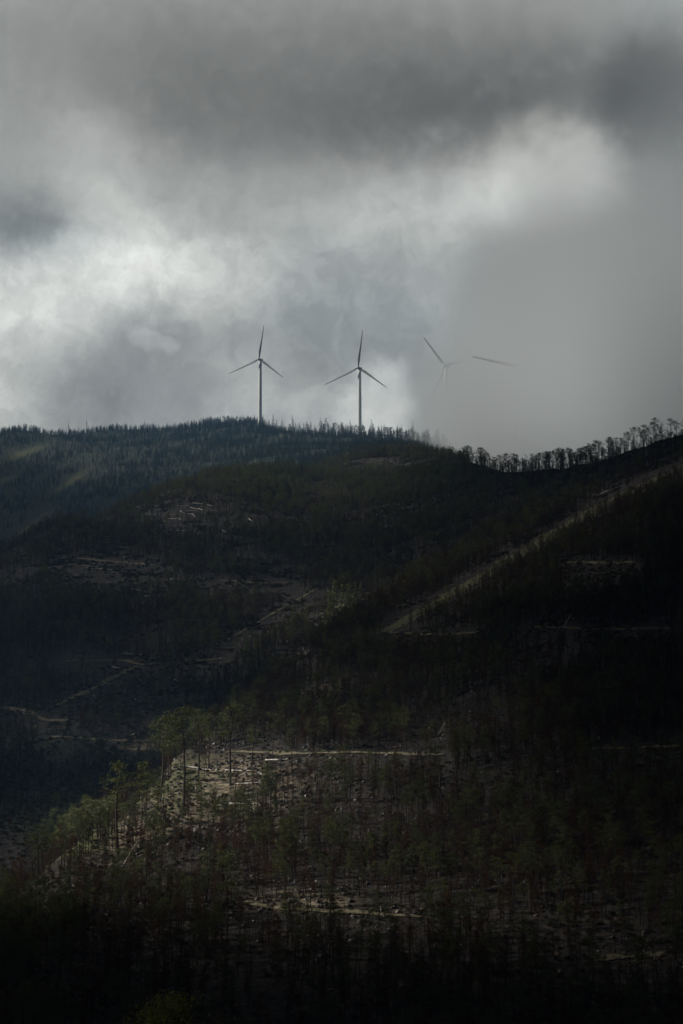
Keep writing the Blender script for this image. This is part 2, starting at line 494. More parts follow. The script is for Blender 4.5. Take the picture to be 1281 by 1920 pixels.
M_ground = ground_material()
nU, nD = H.shape
GX = U[:, None] * DD[None]; GY = np.broadcast_to(DD[None], GX.shape)
ii = (np.arange(nU - 1)[:, None] * nD + np.arange(nD - 1)[None])
quads = np.stack([ii, ii + nD, ii + nD + 1, ii + 1], -1).reshape(-1, 4)
me = new_mesh('hillside', np.stack([GX, GY, H], -1).reshape(-1, 3), quads, (M_ground,), None, True)
# land cover: R = bare stony soil, G = low green cover (0..1)
px, py = project(GX, GY, H)
R_ = np.zeros_like(H); G_ = np.zeros_like(H)


def patch(A, x, y, rx, ry, tilt, v, dmin=0, dmax=9999):
    c, s = math.cos(R(tilt)), math.sin(R(tilt))
    dx, dy = px - x, py - y
    a, b = (dx * c + dy * s) / rx, (-dx * s + dy * c) / ry
    w = np.exp(-(a * a + b * b)) * v * ((GY > dmin) & (GY < dmax))
    np.maximum(A, w, out=A)


patch(R_, 370, 1480, 150, 85, -20, 1.0, 300, 780); patch(R_, 250, 1560, 150, 60, -25, .9, 300, 700); patch(R_, 520, 1500, 200, 90, 0, .65, 300, 900)
patch(R_, 600, 1300, 120, 40, -20, .6, 300, 1000); patch(R_, 560, 1690, 160, 30, 3, .7, 300, 900); patch(R_, 1200, 1790, 120, 26, 0, .7, 300, 900)
patch(R_, 300, 1320, 190, 45, -25, .22, 600, 1400); patch(R_, 270, 1402, 60, 12, 0, 1.0)
patch(R_, 180, 1080, 120, 40, 0, .12, 900); patch(R_, 350, 970, 100, 26, 0, .14, 900); patch(R_, 690, 880, 130, 16, 0, .4, 900); patch(R_, 30, 1000, 60, 22, -35, .85, 2000)
patch(R_, 60, 845, 90, 12, -22, .45, 2000); patch(R_, 130, 905, 70, 10, -35, .40, 2000)
far_m = (GY > 2050)
G_[far_m] = .9
patch(G_, 80, 1480, 170, 120, 0, .9, 600, 1400)
patch(G_, 450, 900, 300, 40, 0, .5, 900, 2000)
B_ = np.zeros_like(H)
patch(B_, 330, 1470, 130, 70, -25, .62, 300, 780); patch(B_, 170, 1570, 90, 35, -30, .8, 300, 620); patch(B_, 380, 1370, 60, 30, -25, .8, 300, 800); patch(B_, 640, 1140, 90, 26, -30, .6, 700, 1100)
patch(B_, 45, 850, 80, 11, -20, .62, 2050); patch(B_, 130, 905, 80, 9, -33, .6, 2050); patch(B_, 60, 985, 70, 9, -38, .6, 2050); patch(B_, 10, 900, 40, 10, -20, .7, 2050); patch(B_, 530, 815, 40, 5, 8, .8, 2050)
R_ = R_ * (.65 + .7 * fbm(GX / 30, GY / 30, 77, 3) + .2)
att = me.color_attributes.new('cover', 'FLOAT_COLOR', 'POINT')
att.data.foreach_set('color', np.stack([np.clip(R_, 0, 1), np.clip(G_, 0, 1), np.clip(B_, 0, 1), np.ones_like(R_)], -1).astype(np.float32).ravel())
hill = link('hillside', me)
tag(hill, kind='structure')
# the land behind the viewpoint, lower and flat
me = new_mesh('valley_ground', [(-5800, -3000, -9), (5800, -3000, -9), (5800, 5190, -9), (-5800, 5190, -9)], [[[0, 1, 2, 3]]], (M_ground,))
va = link('valley_ground', me); va.location = (0, 0, -60); tag(va, kind='structure')


# ------------------------------------------------------------------ tracks and firebreak, draped on the land
def drape(name, line, w, mat, lift=.14, cross=5, step=3, wob=.25):
    xs = np.array([p[0] for p in line], float); ys = np.array([p[1] for p in line], float)
    ws = np.full(len(line), w) if np.isscalar(w) else np.array(w, float)
    L_ = np.concatenate([[0], np.cumsum(np.hypot(np.diff(xs), np.diff(ys)))])
    t = np.arange(0, L_[-1], step)
    cx, cy, cw = np.interp(t, L_, xs), np.interp(t, L_, ys), np.interp(t, L_, ws)
    cy = cy + fbm(t / 40, t * 0, 3, 3) * 4
    pts = []
    for x, y, ww in zip(cx, cy, cw):
        h = hit(x, y)
        if h is not None: pts.append((h[0], h[1], ww))
    pts = np.array(pts)
    kk = np.ones(7) / 7
    for c in (0, 1):
        p = np.pad(pts[:, c], 3, mode='edge'); pts[:, c] = np.convolve(p, kk, 'valid')
    # resample every 1.2 m
    seg = np.concatenate([[0], np.cumsum(np.hypot(np.diff(pts[:, 0]), np.diff(pts[:, 1])))])
    n = max(4, int(seg[-1] / 1.5)); t = np.linspace(0, seg[-1], n)
    P = np.stack([np.interp(t, seg, pts[:, 0]), np.interp(t, seg, pts[:, 1])], 1); Wd = np.interp(t, seg, pts[:, 2])
    T = np.gradient(P, axis=0); T /= np.linalg.norm(T, axis=1)[:, None] + 1e-9
    Nn = np.stack([-T[:, 1], T[:, 0]], 1)
    e = np.linspace(-1, 1, cross)
    wl = 1 + wob * fbm(t / 6, t * 0 + 9, 31, 3) * 2; wr = 1 + wob * fbm(t / 6, t * 0 + 2, 37, 3) * 2
    off = np.where(e[None] < 0, e[None] * wl[:, None], e[None] * wr[:, None]) * Wd[:, None] / 2
    XY = P[:, None] + Nn[:, None] * off[..., None]
    Z = height(XY[..., 0], XY[..., 1]) + lift
    V = np.concatenate([XY, Z[..., None]], -1).reshape(-1, 3)
    i = np.arange(n - 1)[:, None] * cross + np.arange(cross - 1)[None]
    q = np.stack([i, i + 1, i + cross + 1, i + cross], -1).reshape(-1, 4)
    me = new_mesh(name, V, q, (mat,), None, True)
    if me.polygons[0].normal.z < 0: me.flip_normals()
    o = link(name, me); tag(o, kind='structure')
    return o


FIREBREAK = [(1330, 850), (1281, 878), (1240, 893), (1180, 923), (1120, 955), (1060, 988), (1000, 1028), (940, 1060), (880, 1096), (820, 1130), (760, 1165), (715, 1190)]
drape('firebreak', FIREBREAK, [15, 15, 14, 13, 13, 12, 12, 11, 10, 9, 8, 6], M_break, .16, 13, 4)
drape('firebreak', [(705, 1196), (660, 1222), (600, 1258), (560, 1290)], [6, 5, 4, 3], M_break, .16, 7, 4)
TRACKS = [
    ([(425, 1410), (490, 1412), (560, 1414), (640, 1413), (720, 1414), (780, 1416), (830, 1417)], 3.0),
    ([(85, 1384), (130, 1383), (180, 1388), (240, 1390), (300, 1390), (335, 1392)], 3.2),
    ([(440, 1692), (480, 1698), (540, 1706), (600, 1710), (660, 1712), (710, 1716), (790, 1722)], 2.6),
    ([(95, 1328), (140, 1308), (190, 1284), (230, 1262), (262, 1247)], 3.0),
    ([(120, 1240), (180, 1240), (235, 1238), (262, 1247), (290, 1246)], 2.2),
    ([(345, 1240), (380, 1240), (420, 1234)], 2.4),
    ([(385, 1089), (430, 1090), (480, 1093), (550, 1094)], 2.6),
    ([(110, 1046), (170, 1050), (230, 1055), (290, 1060)], 2.4),
    ([(425, 1202), (470, 1176), (520, 1146), (560, 1124), (595, 1104)], 1.6),
    ([(725, 1186), (780, 1190), (840, 1190), (900, 1187)], 2.2),
    ([(1060, 1055), (1120, 1056), (1190, 1055)], 2.0),
    ([(990, 1177), (1060, 1178), (1150, 1181), (1260, 1180)], 2.0),
    ([(1100, 1406), (1180, 1404), (1290, 1399)], 2.0),
    ([(520, 1224), (545, 1226), (580, 1226)], 2.6),
    ([(1110, 1800), (1180, 1796), (1250, 1790)], 3.0),
    ([(5, 1326), (50, 1335), (85, 1352), (130, 1352)], 3.0),
]
for pts, w in TRACKS:
    drape('dirt_track', pts, w * .75, M_track, .22, 4, 3, .8)


# ------------------------------------------------------------------ plants: prototypes
def rot_rand(n, r):
    """n random unit vectors"""
    v = r.normal(size=(n, 3)); return v / np.linalg.norm(v, axis=1)[:, None]


def leaves(centers, n, spread, L_, W_, r, up=.0, squash=.7):
    """n small leaf faces round each centre"""
    c = np.repeat(np.asarray(centers), n, axis=0); m = len(c)
    p = c + r.normal(size=(m, 3)) * np.array([spread, spread, spread * squash]) * .55
    a = rot_rand(m, r); a[:, 2] = a[:, 2] * .6 + up; a /= np.linalg.norm(a, axis=1)[:, None]
    b = np.cross(a, rot_rand(m, r)); b /= np.linalg.norm(b, axis=1)[:, None] + 1e-6
    l = L_ * r.uniform(.6, 1.3, (m, 1)); w = W_ * r.uniform(.6, 1.3, (m, 1))
    v = np.stack([p - a * l / 2, p + b * w / 2, p + a * l / 2, p - b * w / 2], 1).reshape(-1, 3)
    return v, np.arange(m * 4).reshape(-1, 4)


def trunk_curve(h, lean, r, n=7):
    t = np.linspace(0, 1, n)
    d1, d2 = r.uniform(0, 6.28, 2)
    x = lean * h * (t ** 1.4) * math.cos(d1) + .018 * h * np.sin(t * 5 + d2)
    y = lean * h * (t ** 1.4) * math.sin(d1) + .018 * h * np.cos(t * 4 + d2)
    x -= x[0]; y -= y[0]
    P = np.stack([x, y, t * h], 1); P[0, 2] = -1.2
    return P


def at_t(P, t):
    k = np.linspace(0, 1, len(P)); return np.array([np.interp(t, k, P[:, i]) for i in range(3)])


def pine(seed, h=13, c0=.5, dens=1.0, spread=1.0):
    r = np.random.default_rng(seed); T = MB(); C = MB()
    P = trunk_curve(h, r.uniform(0, .07), r)
    T.tube(P, np.linspace(.20, .05, len(P)) * h / 13, 6)
    cs = []
    nb = int(20 * dens)
    for k in range(nb):
        t = c0 + (1 - c0) * (k + r.uniform(0, .8)) / nb
        q = (t - c0) / (1 - c0)
        ln = spread * (1.1 + 1.7 * math.sin(math.pi * min(1, q * .75 + .2)) * (1 - .35 * q)) * r.uniform(.5, 1.25) * h / 13
        a = r.uniform(0, 6.28); up = r.uniform(.15, .75)
        s = at_t(P, t); d = np.array([math.cos(a), math.sin(a), up]); d /= np.linalg.norm(d)
        e = s + d * ln; mid = s + d * ln * .5 - np.array([0, 0, .12 * ln])
        T.tube([s, mid, e], [.045, .03, .015], 3, False)
        cs.append(e)
        if r.random() < .75: cs.append(s + d * ln * .62 + r.normal(size=3) * .3)
        if r.random() < .5: cs.append(e + r.normal(size=3) * .45)
    cs.append(at_t(P, 1.0) + [0, 0, .1])
    v, q = leaves(cs, 24, .72 * h / 13, .50, .13, r, .25, .6)
    C.add(v, q)
    return T, C


def burnt(seed, h=13, twigs=1.0, needles=0.0):
    r = np.random.default_rng(seed); T = MB(); C = MB()
    P = trunk_curve(h, r.uniform(0, .06), r)
    T.tube(P, np.linspace(.15, .03, len(P)) * h / 13, 5)
    nb = int(30 * twigs)
    tips = []
    for k in range(nb):
        t = .32 + .66 * (k + r.uniform(0, .9)) / nb
        ln = r.uniform(.5, 1.7) * (1.25 - .7 * abs(t - .7) * 2) * h / 13
        a = r.uniform(0, 6.28); d = np.array([math.cos(a), math.sin(a), r.uniform(-.15, .8)]); d /= np.linalg.norm(d)
        s = at_t(P, t); e = s + d * ln
        T.tube([s, s + d * ln * .5 + [0, 0, .06], e], [.032, .022, .008], 3, False)
        tips.append(e); tips.append(s + d * ln * .6)
    # fine twigs as slivers
    v, q = leaves(tips, 10, .5, .85, .035, r, .35, .8); C.add(v, q)
    if needles:
        sel = [t for t in tips if r.random() < needles]
        if sel:
            v, q = leaves(sel, 12, .5, .36, .10, r, .0, .8); C.add(v, q)
    return T, C


def fir(seed, h=14, w=2.0, gap=0.0):
    r = np.random.default_rng(seed); T = MB(); C = MB()
    P = trunk_curve(h, .01, r, 5); T.tube(P, np.linspace(.18, .03, 5), 5)
    cs = []
    n = 15
    for k in range(n):
        t = .14 + .86 * k / (n - 1); rr = w * (1 - t) ** .8 * r.uniform(.75, 1.2) + .12
        if r.random() < gap: continue
        m = max(3, int(7 * (1 - t) + 3))
        for j in range(m):
            a = j * 6.28 / m + r.uniform(-.4, .4)
            q_ = r.uniform(.45, 1.0)
            cs.append(at_t(P, t) + np.array([math.cos(a) * rr * q_, math.sin(a) * rr * q_, -.25 * rr * q_]))
    v, q = leaves(cs, 9, .5, .55, .26, r, -.1, .5); C.add(v, q)
    return T, C


def bush(seed, rad=1.4, hgt=1.1, n=420, ls=.30):
    r = np.random.default_rng(seed); T = MB(); C = MB()
    for k in range(6):
        a = r.uniform(0, 6.28); T.tube([[0, 0, -.3], [math.cos(a) * rad * .3, math.sin(a) * rad * .3, hgt * .45], [math.cos(a) * rad * .6, math.sin(a) * rad * .6, hgt * .85]], [.05, .035, .015], 3, False)
    lob = [(r.uniform(-.5, .5) * rad, r.uniform(-.5, .5) * rad, hgt * r.uniform(.35, .75), r.uniform(.4, .7)) for _ in range(7)]
    cs = []
    for _ in range(n // 6):
        l = lob[r.integers(len(lob))]; d = rot_rand(1, r)[0]; d[2] = abs(d[2]) if r.random() < .75 else d[2]
        cs.append(np.array(l[:3]) + d * np.array([rad * l[3], rad * l[3], hgt * l[3] * .8]) * r.uniform(.75, 1.0))
    v, q = leaves(cs, 6, .28, ls, ls * .5, r, .2, .8); C.add(v, q)
    return T, C


def broadleaf(seed, h=6, rad=4.5, n=1500, ls=.35):
    r = np.random.default_rng(seed); T = MB(); C = MB()
    P = trunk_curve(h * .6, .04, r); T.tube(P, np.linspace(.28, .12, len(P)), 7)
    cs = []
    for k in range(26):
        a = r.uniform(0, 6.28); el_ = r.uniform(.15, 1.4)
        d = np.array([math.cos(a) * math.cos(el_) * rad, math.sin(a) * math.cos(el_) * rad, math.sin(el_) * h * .45])
        s = at_t(P, r.uniform(.55, 1)); e = s + d * r.uniform(.75, 1.05)
        T.tube([s, (s + e) / 2 + [0, 0, .3], e], [.09, .05, .02], 4, False)
        for _ in range(9):
            cs.append(s + (e - s) * r.uniform(.45, 1.05) + r.normal(size=3) * .55)
    v, q = leaves(cs, max(4, n // len(cs)), .9, ls, ls * .55, r, .1, .7); C.add(v, q)
    return T, C


def rock(seed, s=1.0):
    r = np.random.default_rng(seed); b = MB()
    th = np.linspace(0, 6.283, 8, endpoint=False); v = []
    for lv, (rr, z) in enumerate([(.75, -.3), (1, .05), (.8, .4), (.35, .62)]):
        for a in th: v.append([math.cos(a) * rr * r.uniform(.7, 1.2), math.sin(a) * rr * r.uniform(.6, 1.1) * .8, z + r.uniform(-.12, .12)])
    i = np.arange(3)[:, None] * 8 + np.arange(8)[None]; j = np.arange(3)[:, None] * 8 + (np.arange(8)[None] + 1) % 8
    q = np.stack([i, j, j + 8, i + 8], -1).reshape(-1, 4)
    v.append([0, 0, .66]); k = np.arange(8)
    b.add(np.array(v) * s, q, np.stack([24 + k, 24 + (k + 1) % 8, np.full(8, 32)], 1))
    return b


class Proto:
    def __init__(s, T, C, mt, mc, tname='trunk', cname='crown'):
        s.tm = T.mesh(tname, (mt,)); s.cm = C.mesh(cname, (mc,)) if C.n else None
        s.tname, s.cname = tname, cname
        J = MB(); J.add(np.vstack(T.v), np.vstack(T.q) if T.q else None, np.vstack(T.t) if T.t else None)
        nt = (sum(map(len, T.q)), sum(map(len, T.t)))
        if C.n: J.add(np.vstack(C.v), np.vstack(C.q))
        nq = sum(len(x) for x in C.q) if C.n else 0
        mi = np.concatenate([np.zeros(nt[0]), np.ones(nq), np.zeros(nt[1])])
        s.jm = new_mesh('tree', np.vstack(J.v), [np.vstack(J.q), np.vstack(J.t) if J.t else []], (mt, mc), mi)


PINES = [Proto(*pine(100 + i, h, c0, d, s), M_bark, M_pine) for i, (h, c0, d, s) in enumerate([(13, .5, 1, 1), (14, .58, .9, .9), (12, .42, 1.1, 1.05), (15, .66, .8, .9), (11, .38, 1, .85), (13.5, .55, .7, 1.1)])]
PINES += [Proto(*pine(120 + i, h, c0, 1.2, 1.15), M_bark, M_sun_pine) for i, (h, c0) in enumerate([(11, .35), (12, .45)])]  # pines whose needle colour carries the sunlight of the spur
BURNT = [Proto(*burnt(200 + i, h, t, n), M_char, m) for i, (h, t, n, m) in enumerate([(13, 1, 0, M_twig), (12, 1.2, .3, M_rust), (14, .7, 0, M_twig), (11, 1.3, .6, M_rust), (13, .5, 0, M_twig), (12, 1.1, .25, M_twig)])]
FIRS = [Proto(*fir(300 + i, h, w, g), M_bark, M_fir) for i, (h, w, g) in enumerate([(14, 3.1, 0), (16, 2.6, .1), (12, 3.6, 0), (13, 2.3, .2)])]
BUSHES = [Proto(*bush(400 + i, r_, h_), M_char, m, 'stems', 'foliage') for i, (r_, h_, m) in enumerate([(1.5, 1.3, M_leaf), (1.2, 1.6, M_leaf), (1.8, 1.2, M_leaf), (1.3, 1.4, M_rust), (1.1, 1.0, M_pale)])]
SCRUB = [Proto(*bush(450 + i, .7, .5, 120, .28), M_char, M_scrub) for i in range(3)]
ROCKS = [rock(500 + i).mesh('rock', (M_rock,)) for i in range(4)]
RUBBLE = [rock(520 + i, .33).mesh('rubble', (M_rub,)) for i in range(4)]


def scatter(name, pos, rotz, scale, idx, meshes, tilt=None):
    """one stuff object: prototypes on points by geometry nodes"""
    coll = bpy.data.collections.new(name + '_kinds')
    for k, m_ in enumerate(meshes):
        coll.objects.link(bpy.data.objects.new('%s_kind_%02d' % (name, k), m_))
    me = bpy.data.meshes.new(name); me.vertices.add(len(pos)); me.vertices.foreach_set('co', np.asarray(pos, np.float32).ravel())
    rot = np.zeros((len(pos), 3), np.float32); rot[:, 2] = rotz
    if tilt is not None: rot[:, :2] = tilt
    a = me.attributes.new('rot', 'FLOAT_VECTOR', 'POINT'); a.data.foreach_set('vector', rot.ravel())
    a = me.attributes.new('size', 'FLOAT', 'POINT'); a.data.foreach_set('value', np.asarray(scale, np.float32))
    a = me.attributes.new('which', 'INT', 'POINT'); a.data.foreach_set('value', np.asarray(idx, np.int32))
    o = link(name, me)
    ng = bpy.data.node_groups.new(name, 'GeometryNodeTree')
    ng.interface.new_socket('Geometry', in_out='INPUT', socket_type='NodeSocketGeometry')
    ng.interface.new_socket('Geometry', in_out='OUTPUT', socket_type='NodeSocketGeometry')
    N, L = ng.nodes.new, ng.links.new
    gi, go = N('NodeGroupInput'), N('NodeGroupOutput')
    iop = N('GeometryNodeInstanceOnPoints'); ci = N('GeometryNodeCollectionInfo')
    ci.inputs['Collection'].default_value = coll; ci.inputs['Separate Children'].default_value = True; ci.inputs['Reset Children'].default_value = True

    def attr(n, t):
        x = N('GeometryNodeInputNamedAttribute'); x.data_type = t; x.inputs['Name'].default_value = n
        return next(s for s in x.outputs if s.name == 'Attribute' and s.enabled)
    L(gi.outputs[0], iop.inputs['Points']); L(ci.outputs[0], iop.inputs['Instance'])
    iop.inputs['Pick Instance'].default_value = True
    L(attr('which', 'INT'), iop.inputs['Instance Index'])
    L(attr('rot', 'FLOAT_VECTOR'), iop.inputs['Rotation'])
    L(attr('size', 'FLOAT'), iop.inputs['Scale'])
    L(iop.outputs[0], go.inputs[0])
    md = o.modifiers.new('scatter', 'NODES'); md.node_group = ng
    tag(o, kind='stuff')
    return o


# ------------------------------------------------------------------ where plants stand
def zone_field(x, y, d):
    """probabilities of (pine, burnt, fir, bush) at photo pixel x,y on land at distance d; total <= 1"""
    g = lambda cx, cy, rx, ry, tilt=0: np.exp(-((((x - cx) * math.cos(R(tilt)) + (y - cy) * math.sin(R(tilt))) / rx) ** 2 + ((-(x - cx) * math.sin(R(tilt)) + (y - cy) * math.cos(R(tilt))) / ry) ** 2))
    pn = np.zeros_like(x); bt = np.zeros_like(x); fr = np.zeros_like(x); bs = np.zeros_like(x)
    far = d > 2050
    fr[far] = .75
    for a in ((45, 850, 100, 14, -20), (130, 905, 95, 12, -33), (50, 990, 90, 18, -38), (10, 900, 50, 12, -20)):
        fr[far] *= (1 - .93 * np.minimum(1, 1.3 * g(*a)))[far]
    mid = (d > 1050) & ~far & (x < 900)
    pn[mid] = .22; bt[mid] = .6
    top = np.exp(-((y - 915) / 45) ** 2) * (x < 850)
    pn[mid] += .22 * top[mid]; bt[mid] -= .08 * top[mid]
    for a, k in (((180, 1085, 110, 34, 5), .78), ((350, 968, 90, 20, -5), .75), ((690, 880, 120, 10, 0), .75), ((80, 1170, 90, 30, 0), .4)):
        w = 1 - k * np.minimum(1, 1.3 * g(*a)); pn[mid] *= w[mid]; bt[mid] *= w[mid]
    right = ~far & (x >= 900) & (d > 1050)
    pn[right] = .18; bt[right] = .5
    near = d <= 1050
    pn[near] = .12; bt[near] = .52; bs[near] = .06
    lit = np.minimum(1, 1.2 * g(340, 1500, 150, 85, -25))
    bt[near] *= (1 - .93 * lit)[near]; pn[near] *= (1 - .80 * lit)[near]; bs[near] += (.13 * lit)[near]
    w = g(300, 1325, 190, 45, -28) * (d > 640)
    bt *= 1 - .9 * w; pn *= 1 - .95 * w
    gl = g(70, 1500, 170, 110) * (d > 560)
    bs += .9 * gl; bt *= 1 - .8 * gl; pn *= 1 - .7 * gl
    up = near & (x > 900) & (y < 1400)
    pn[up] = .12; bt[up] = .6
    low = near & (y > 1720)
    pn[low] = .09; bt[low] = .40; bs[low] = .12
    lf = near & (x < 140) & (y > 1730)
    pn[lf] = .4; bt[lf] = .3
    lf2 = near & (x < 150) & (y <= 1730) & (y < 1730) & (x < 60 + (y - 1590)); pn[lf2] *= .12; bt[lf2] *= .2; bs[lf2] = .3
    cr = near & (np.abs(y - (1590 - (x - 130) * .74)) < 0)  # no-op guard
    return pn, bt, fr, bs


def near_line(x, y, line, w):
    """distance in pixels to a polyline below w"""
    out = np.zeros_like(x, bool)
    for (x0, y0), (x1, y1) in zip(line[:-1], line[1:]):
        dx, dy = x1 - x0, y1 - y0; t = np.clip(((x - x0) * dx + (y - y0) * dy) / (dx * dx + dy * dy), 0, 1)
        out |= np.hypot(x - x0 - t * dx, y - y0 - t * dy) < w
    return out


def sample(n, d0, d1, upow=1.0, umax=.215):
    d = np.sqrt(rng.uniform(d0 ** 2, d1 ** 2, n)); u = rng.uniform(-umax, umax, n)
    X = u * d; return X, d, height(X, d)


def pick(n, d0, d1, thin=1.0):
    X, Y, Z = sample(n, d0, d1)
    x, y = project(X, Y, Z)
    ok = seen(X, Y, Z + 16) & (y < 2120)
    X, Y, Z, x, y = X[ok], Y[ok], Z[ok], x[ok], y[ok]
    clump = np.clip(.72 + 2.0 * fbm(X / 28, Y / 45, 91, 3), .15, 1.2)
    ps = zone_field(x, y, Y)
    r = rng.random(len(X)) / (clump * thin)
    k = np.full(len(X), -1); acc = 0
    for i, p in enumerate(ps):
        k[(k < 0) & (r >= acc) & (r < acc + p)] = i; acc = acc + p
    fb = near_line(x, y, FIREBREAK, 17) & (Y < 1300)
    k[fb & (rng.random(len(X)) < .95)] = -1
    fl = np.interp(x, [p[0] for p in FIREBREAK[::-1]], [p[1] for p in FIREBREAK[::-1]])
    under = (x > 690) & (y > fl) & (y < fl + 34) & (Y < 1300)
    k[under & (k != 1)] = -1; k[under & (rng.random(len(X)) < .2)] = -1
    for pts, w in TRACKS:
        k[near_line(x, y, pts, 3.5) & (k < 3)] = -1
        k[near_line(x, y - 22, pts, 20) & (rng.random(len(X)) < .96)] = -1
    k[(x > 880) & (Y > 1080) & (Y < 2000) & ~seen(X, Y * 1.0, Z - 1) ] = -1
    s = k >= 0
    return [a[s] for a in (X, Y, Z, x, y, k)]


parts_ = [pick(86000, 300, 1050), pick(110000, 1050, 2050), pick(78000, 2050, 3600)]
g_ = pick(21000, 560, 1150)
m_ = (g_[3] < 340) & (g_[4] > 1385) & (g_[5] == 3)
parts_.append([a[m_] for a in g_])
TX, TY, TZ, tx, ty, tk = [np.concatenate(a) for a in zip(*parts_)]


# skyline rows: (photo x range, distance offset, kind)
def ridge_points(x0, x1, n, dlo, dhi, back=0):
    """points on the crest of the land between two picture columns"""
    out = []
    for x in np.sort(rng.uniform(x0, x1, n)):
        u = float(ray(x, 880)[0])
        d = np.arange(dlo, dhi, 4.0); h = height(u * d, d) / d
        dd = d[np.argmax(h)] + rng.uniform(-14, back + 3)
        out.append((u * dd, dd, float(height(u * dd, dd))))
    return np.array(out)


sky_pts = {
    'right': np.vstack([ridge_points(862, 1240, 125, 1000, 1700, 6), ridge_points(862, 1150, 90, 1000, 1700, 34), ridge_points(1240, 1290, 4, 1000, 1700, 4), ridge_points(1292, 1450, 14, 900, 1700, 6)]),
    'far': np.vstack([ridge_points(-160, -20, 60, 2800, 3900, 15), ridge_points(-20, 238, 240, 2800, 3900, 15), ridge_points(262, 495, 260, 2700, 3900, 15), ridge_points(500, 860, 70, 2300, 3300, 12), ridge_points(600, 860, 130, 2300, 3300, 12)]),
}

SC = rng.uniform(.60, 1.22, len(TX)) * np.where(TY < 2050, .55, 1.0); ROT = rng.uniform(0, 6.283, len(TX))
KIND = {0: ('pine_tree', PINES), 1: ('burnt_tree', BURNT), 2: ('fir_tree', FIRS), 3: ('bush', BUSHES)}
IDX = np.array([rng.integers(min(6, len(KIND[k][1]))) for k in tk])


def place_tree(name, P, X, Y, Z, s, rz, first={}):
    """a thing: an Empty at the foot with a trunk and a crown that share mesh data"""
    e = bpy.data.objects.new(name, None); e.empty_display_size = .5
    e.location = (X, Y, Z); e.rotation_euler = (0, 0, rz); e.scale = (s, s, s)
    sc.collection.objects.link(e)
    for nm, m_ in ((P.tname, P.tm), (P.cname, P.cm)):
        if m_ is None: continue
        c = bpy.data.objects.new(nm, m_); c.parent = e; sc.collection.objects.link(c)
    return e


# areas a viewer can find, each with its own wording; trees in one area are told apart by counting from its left edge
AREAS = [
    ('on the sunlit stony spur', lambda x, y, d: (x > 190) & (x < 430) & (y > 1380) & (y < 1600) & (d < 900)),
    ('in the black lower left corner', lambda x, y, d: (x <= 150) & (y > 1600) & (d < 900)),
    ('in the gully below the short left track', lambda x, y, d: (x < 300) & (y > 1390) & (y <= 1640) & (d >= 560)),
    ('at the foot of the sunlit spur', lambda x, y, d: (x > 60) & (x <= 430) & (y > 1520) & (y <= 1700) & (d < 900)),
    ('below the lowest dirt track', lambda x, y, d: (x > 420) & (x < 840) & (y > 1705)),
    ('just above the lowest dirt track', lambda x, y, d: (x > 420) & (x < 840) & (y > 1580) & (y <= 1705)),
    ('below the long straight dirt track', lambda x, y, d: (x > 430) & (x < 840) & (y > 1415) & (y <= 1580)),
    ('above the long straight dirt track', lambda x, y, d: (x > 430) & (x < 840) & (y > 1240) & (y <= 1415)),
    ('on the black slope at lower left', lambda x, y, d: (x <= 430) & (y > 1700)),
    ('low on the black right-hand slope', lambda x, y, d: (x >= 840) & (y > 1650)),
    ('midway down the dark right-hand slope', lambda x, y, d: (x >= 840) & (y > 1400) & (y <= 1650)),
    ('on the slope well under the firebreak', lambda x, y, d: (x >= 700) & (y > 1180) & (y <= 1400)),
    ('close under the grassy firebreak', lambda x, y, d: (x >= 700) & (d < 1060)),
    ('on the crest below the firebreak end', lambda x, y, d: (x > 330) & (x < 720) & (y > 1060) & (d < 1000)),
    ('high on the hill above the firebreak', lambda x, y, d: (x >= 840) & (d < 2000)),
    ('on the middle hill', lambda x, y, d: d < 2050),
    ('on the far blue mountain', lambda x, y, d: d >= 2050),
]
ADJ = {'pine_tree': ['slender green pine', 'high-crowned green pine', 'bushy green pine', 'thin top-tufted pine', 'short dense green pine', 'open-crowned green pine', 'short sunlit-toned green pine', 'sunlit-toned green pine'],
       'burnt_tree': ['bare charred tree', 'scorched tree with rusty needles', 'tall black pole-like tree', 'rusty-brown scorched pine', 'nearly branchless black trunk', 'twiggy blackened tree'],
       'bush': ['rounded green bush', 'upright green bush', 'wide low green bush', 'rust-brown bush', 'pale green bush']}
CATS = {'pine_tree': 'pine tree', 'burnt_tree': 'burnt tree', 'fir_tree': 'fir tree', 'bush': 'bush'}
PLUR = {'pine_tree': 'pines', 'burnt_tree': 'burnt trees', 'bush': 'bushes', 'fir_tree': 'firs'}
ORD = lambda n: '%d%s' % (n, 'th' if 10 <= n % 100 <= 20 else {1: 'st', 2: 'nd', 3: 'rd'}.get(n % 10, 'th'))
stuff = {k: [] for k in KIND}
individual = []          # (kind, proto, X, Y, Z, scale, rot, px, py)
inframe = (tx > -5) & (tx < 1290) & (ty < 1960) & seen(TX, TY, TZ + 6)
BUDGET = {0: 105, 1: 205, 2: 0, 3: 70}
for k in KIND:
    m = np.where(tk == k)[0]
    cand = m[inframe[m]]; cand = cand[np.argsort(TY[cand] / SC[cand])][:BUDGET[k]]
    cs_ = set(cand.tolist())
    for i in m:
        (individual.append((k, IDX[i], TX[i], TY[i], TZ[i], SC[i], ROT[i], tx[i], ty[i] - 13 * SC[i] * F / TY[i] * .5)) if i in cs_ else stuff[k].append(i))

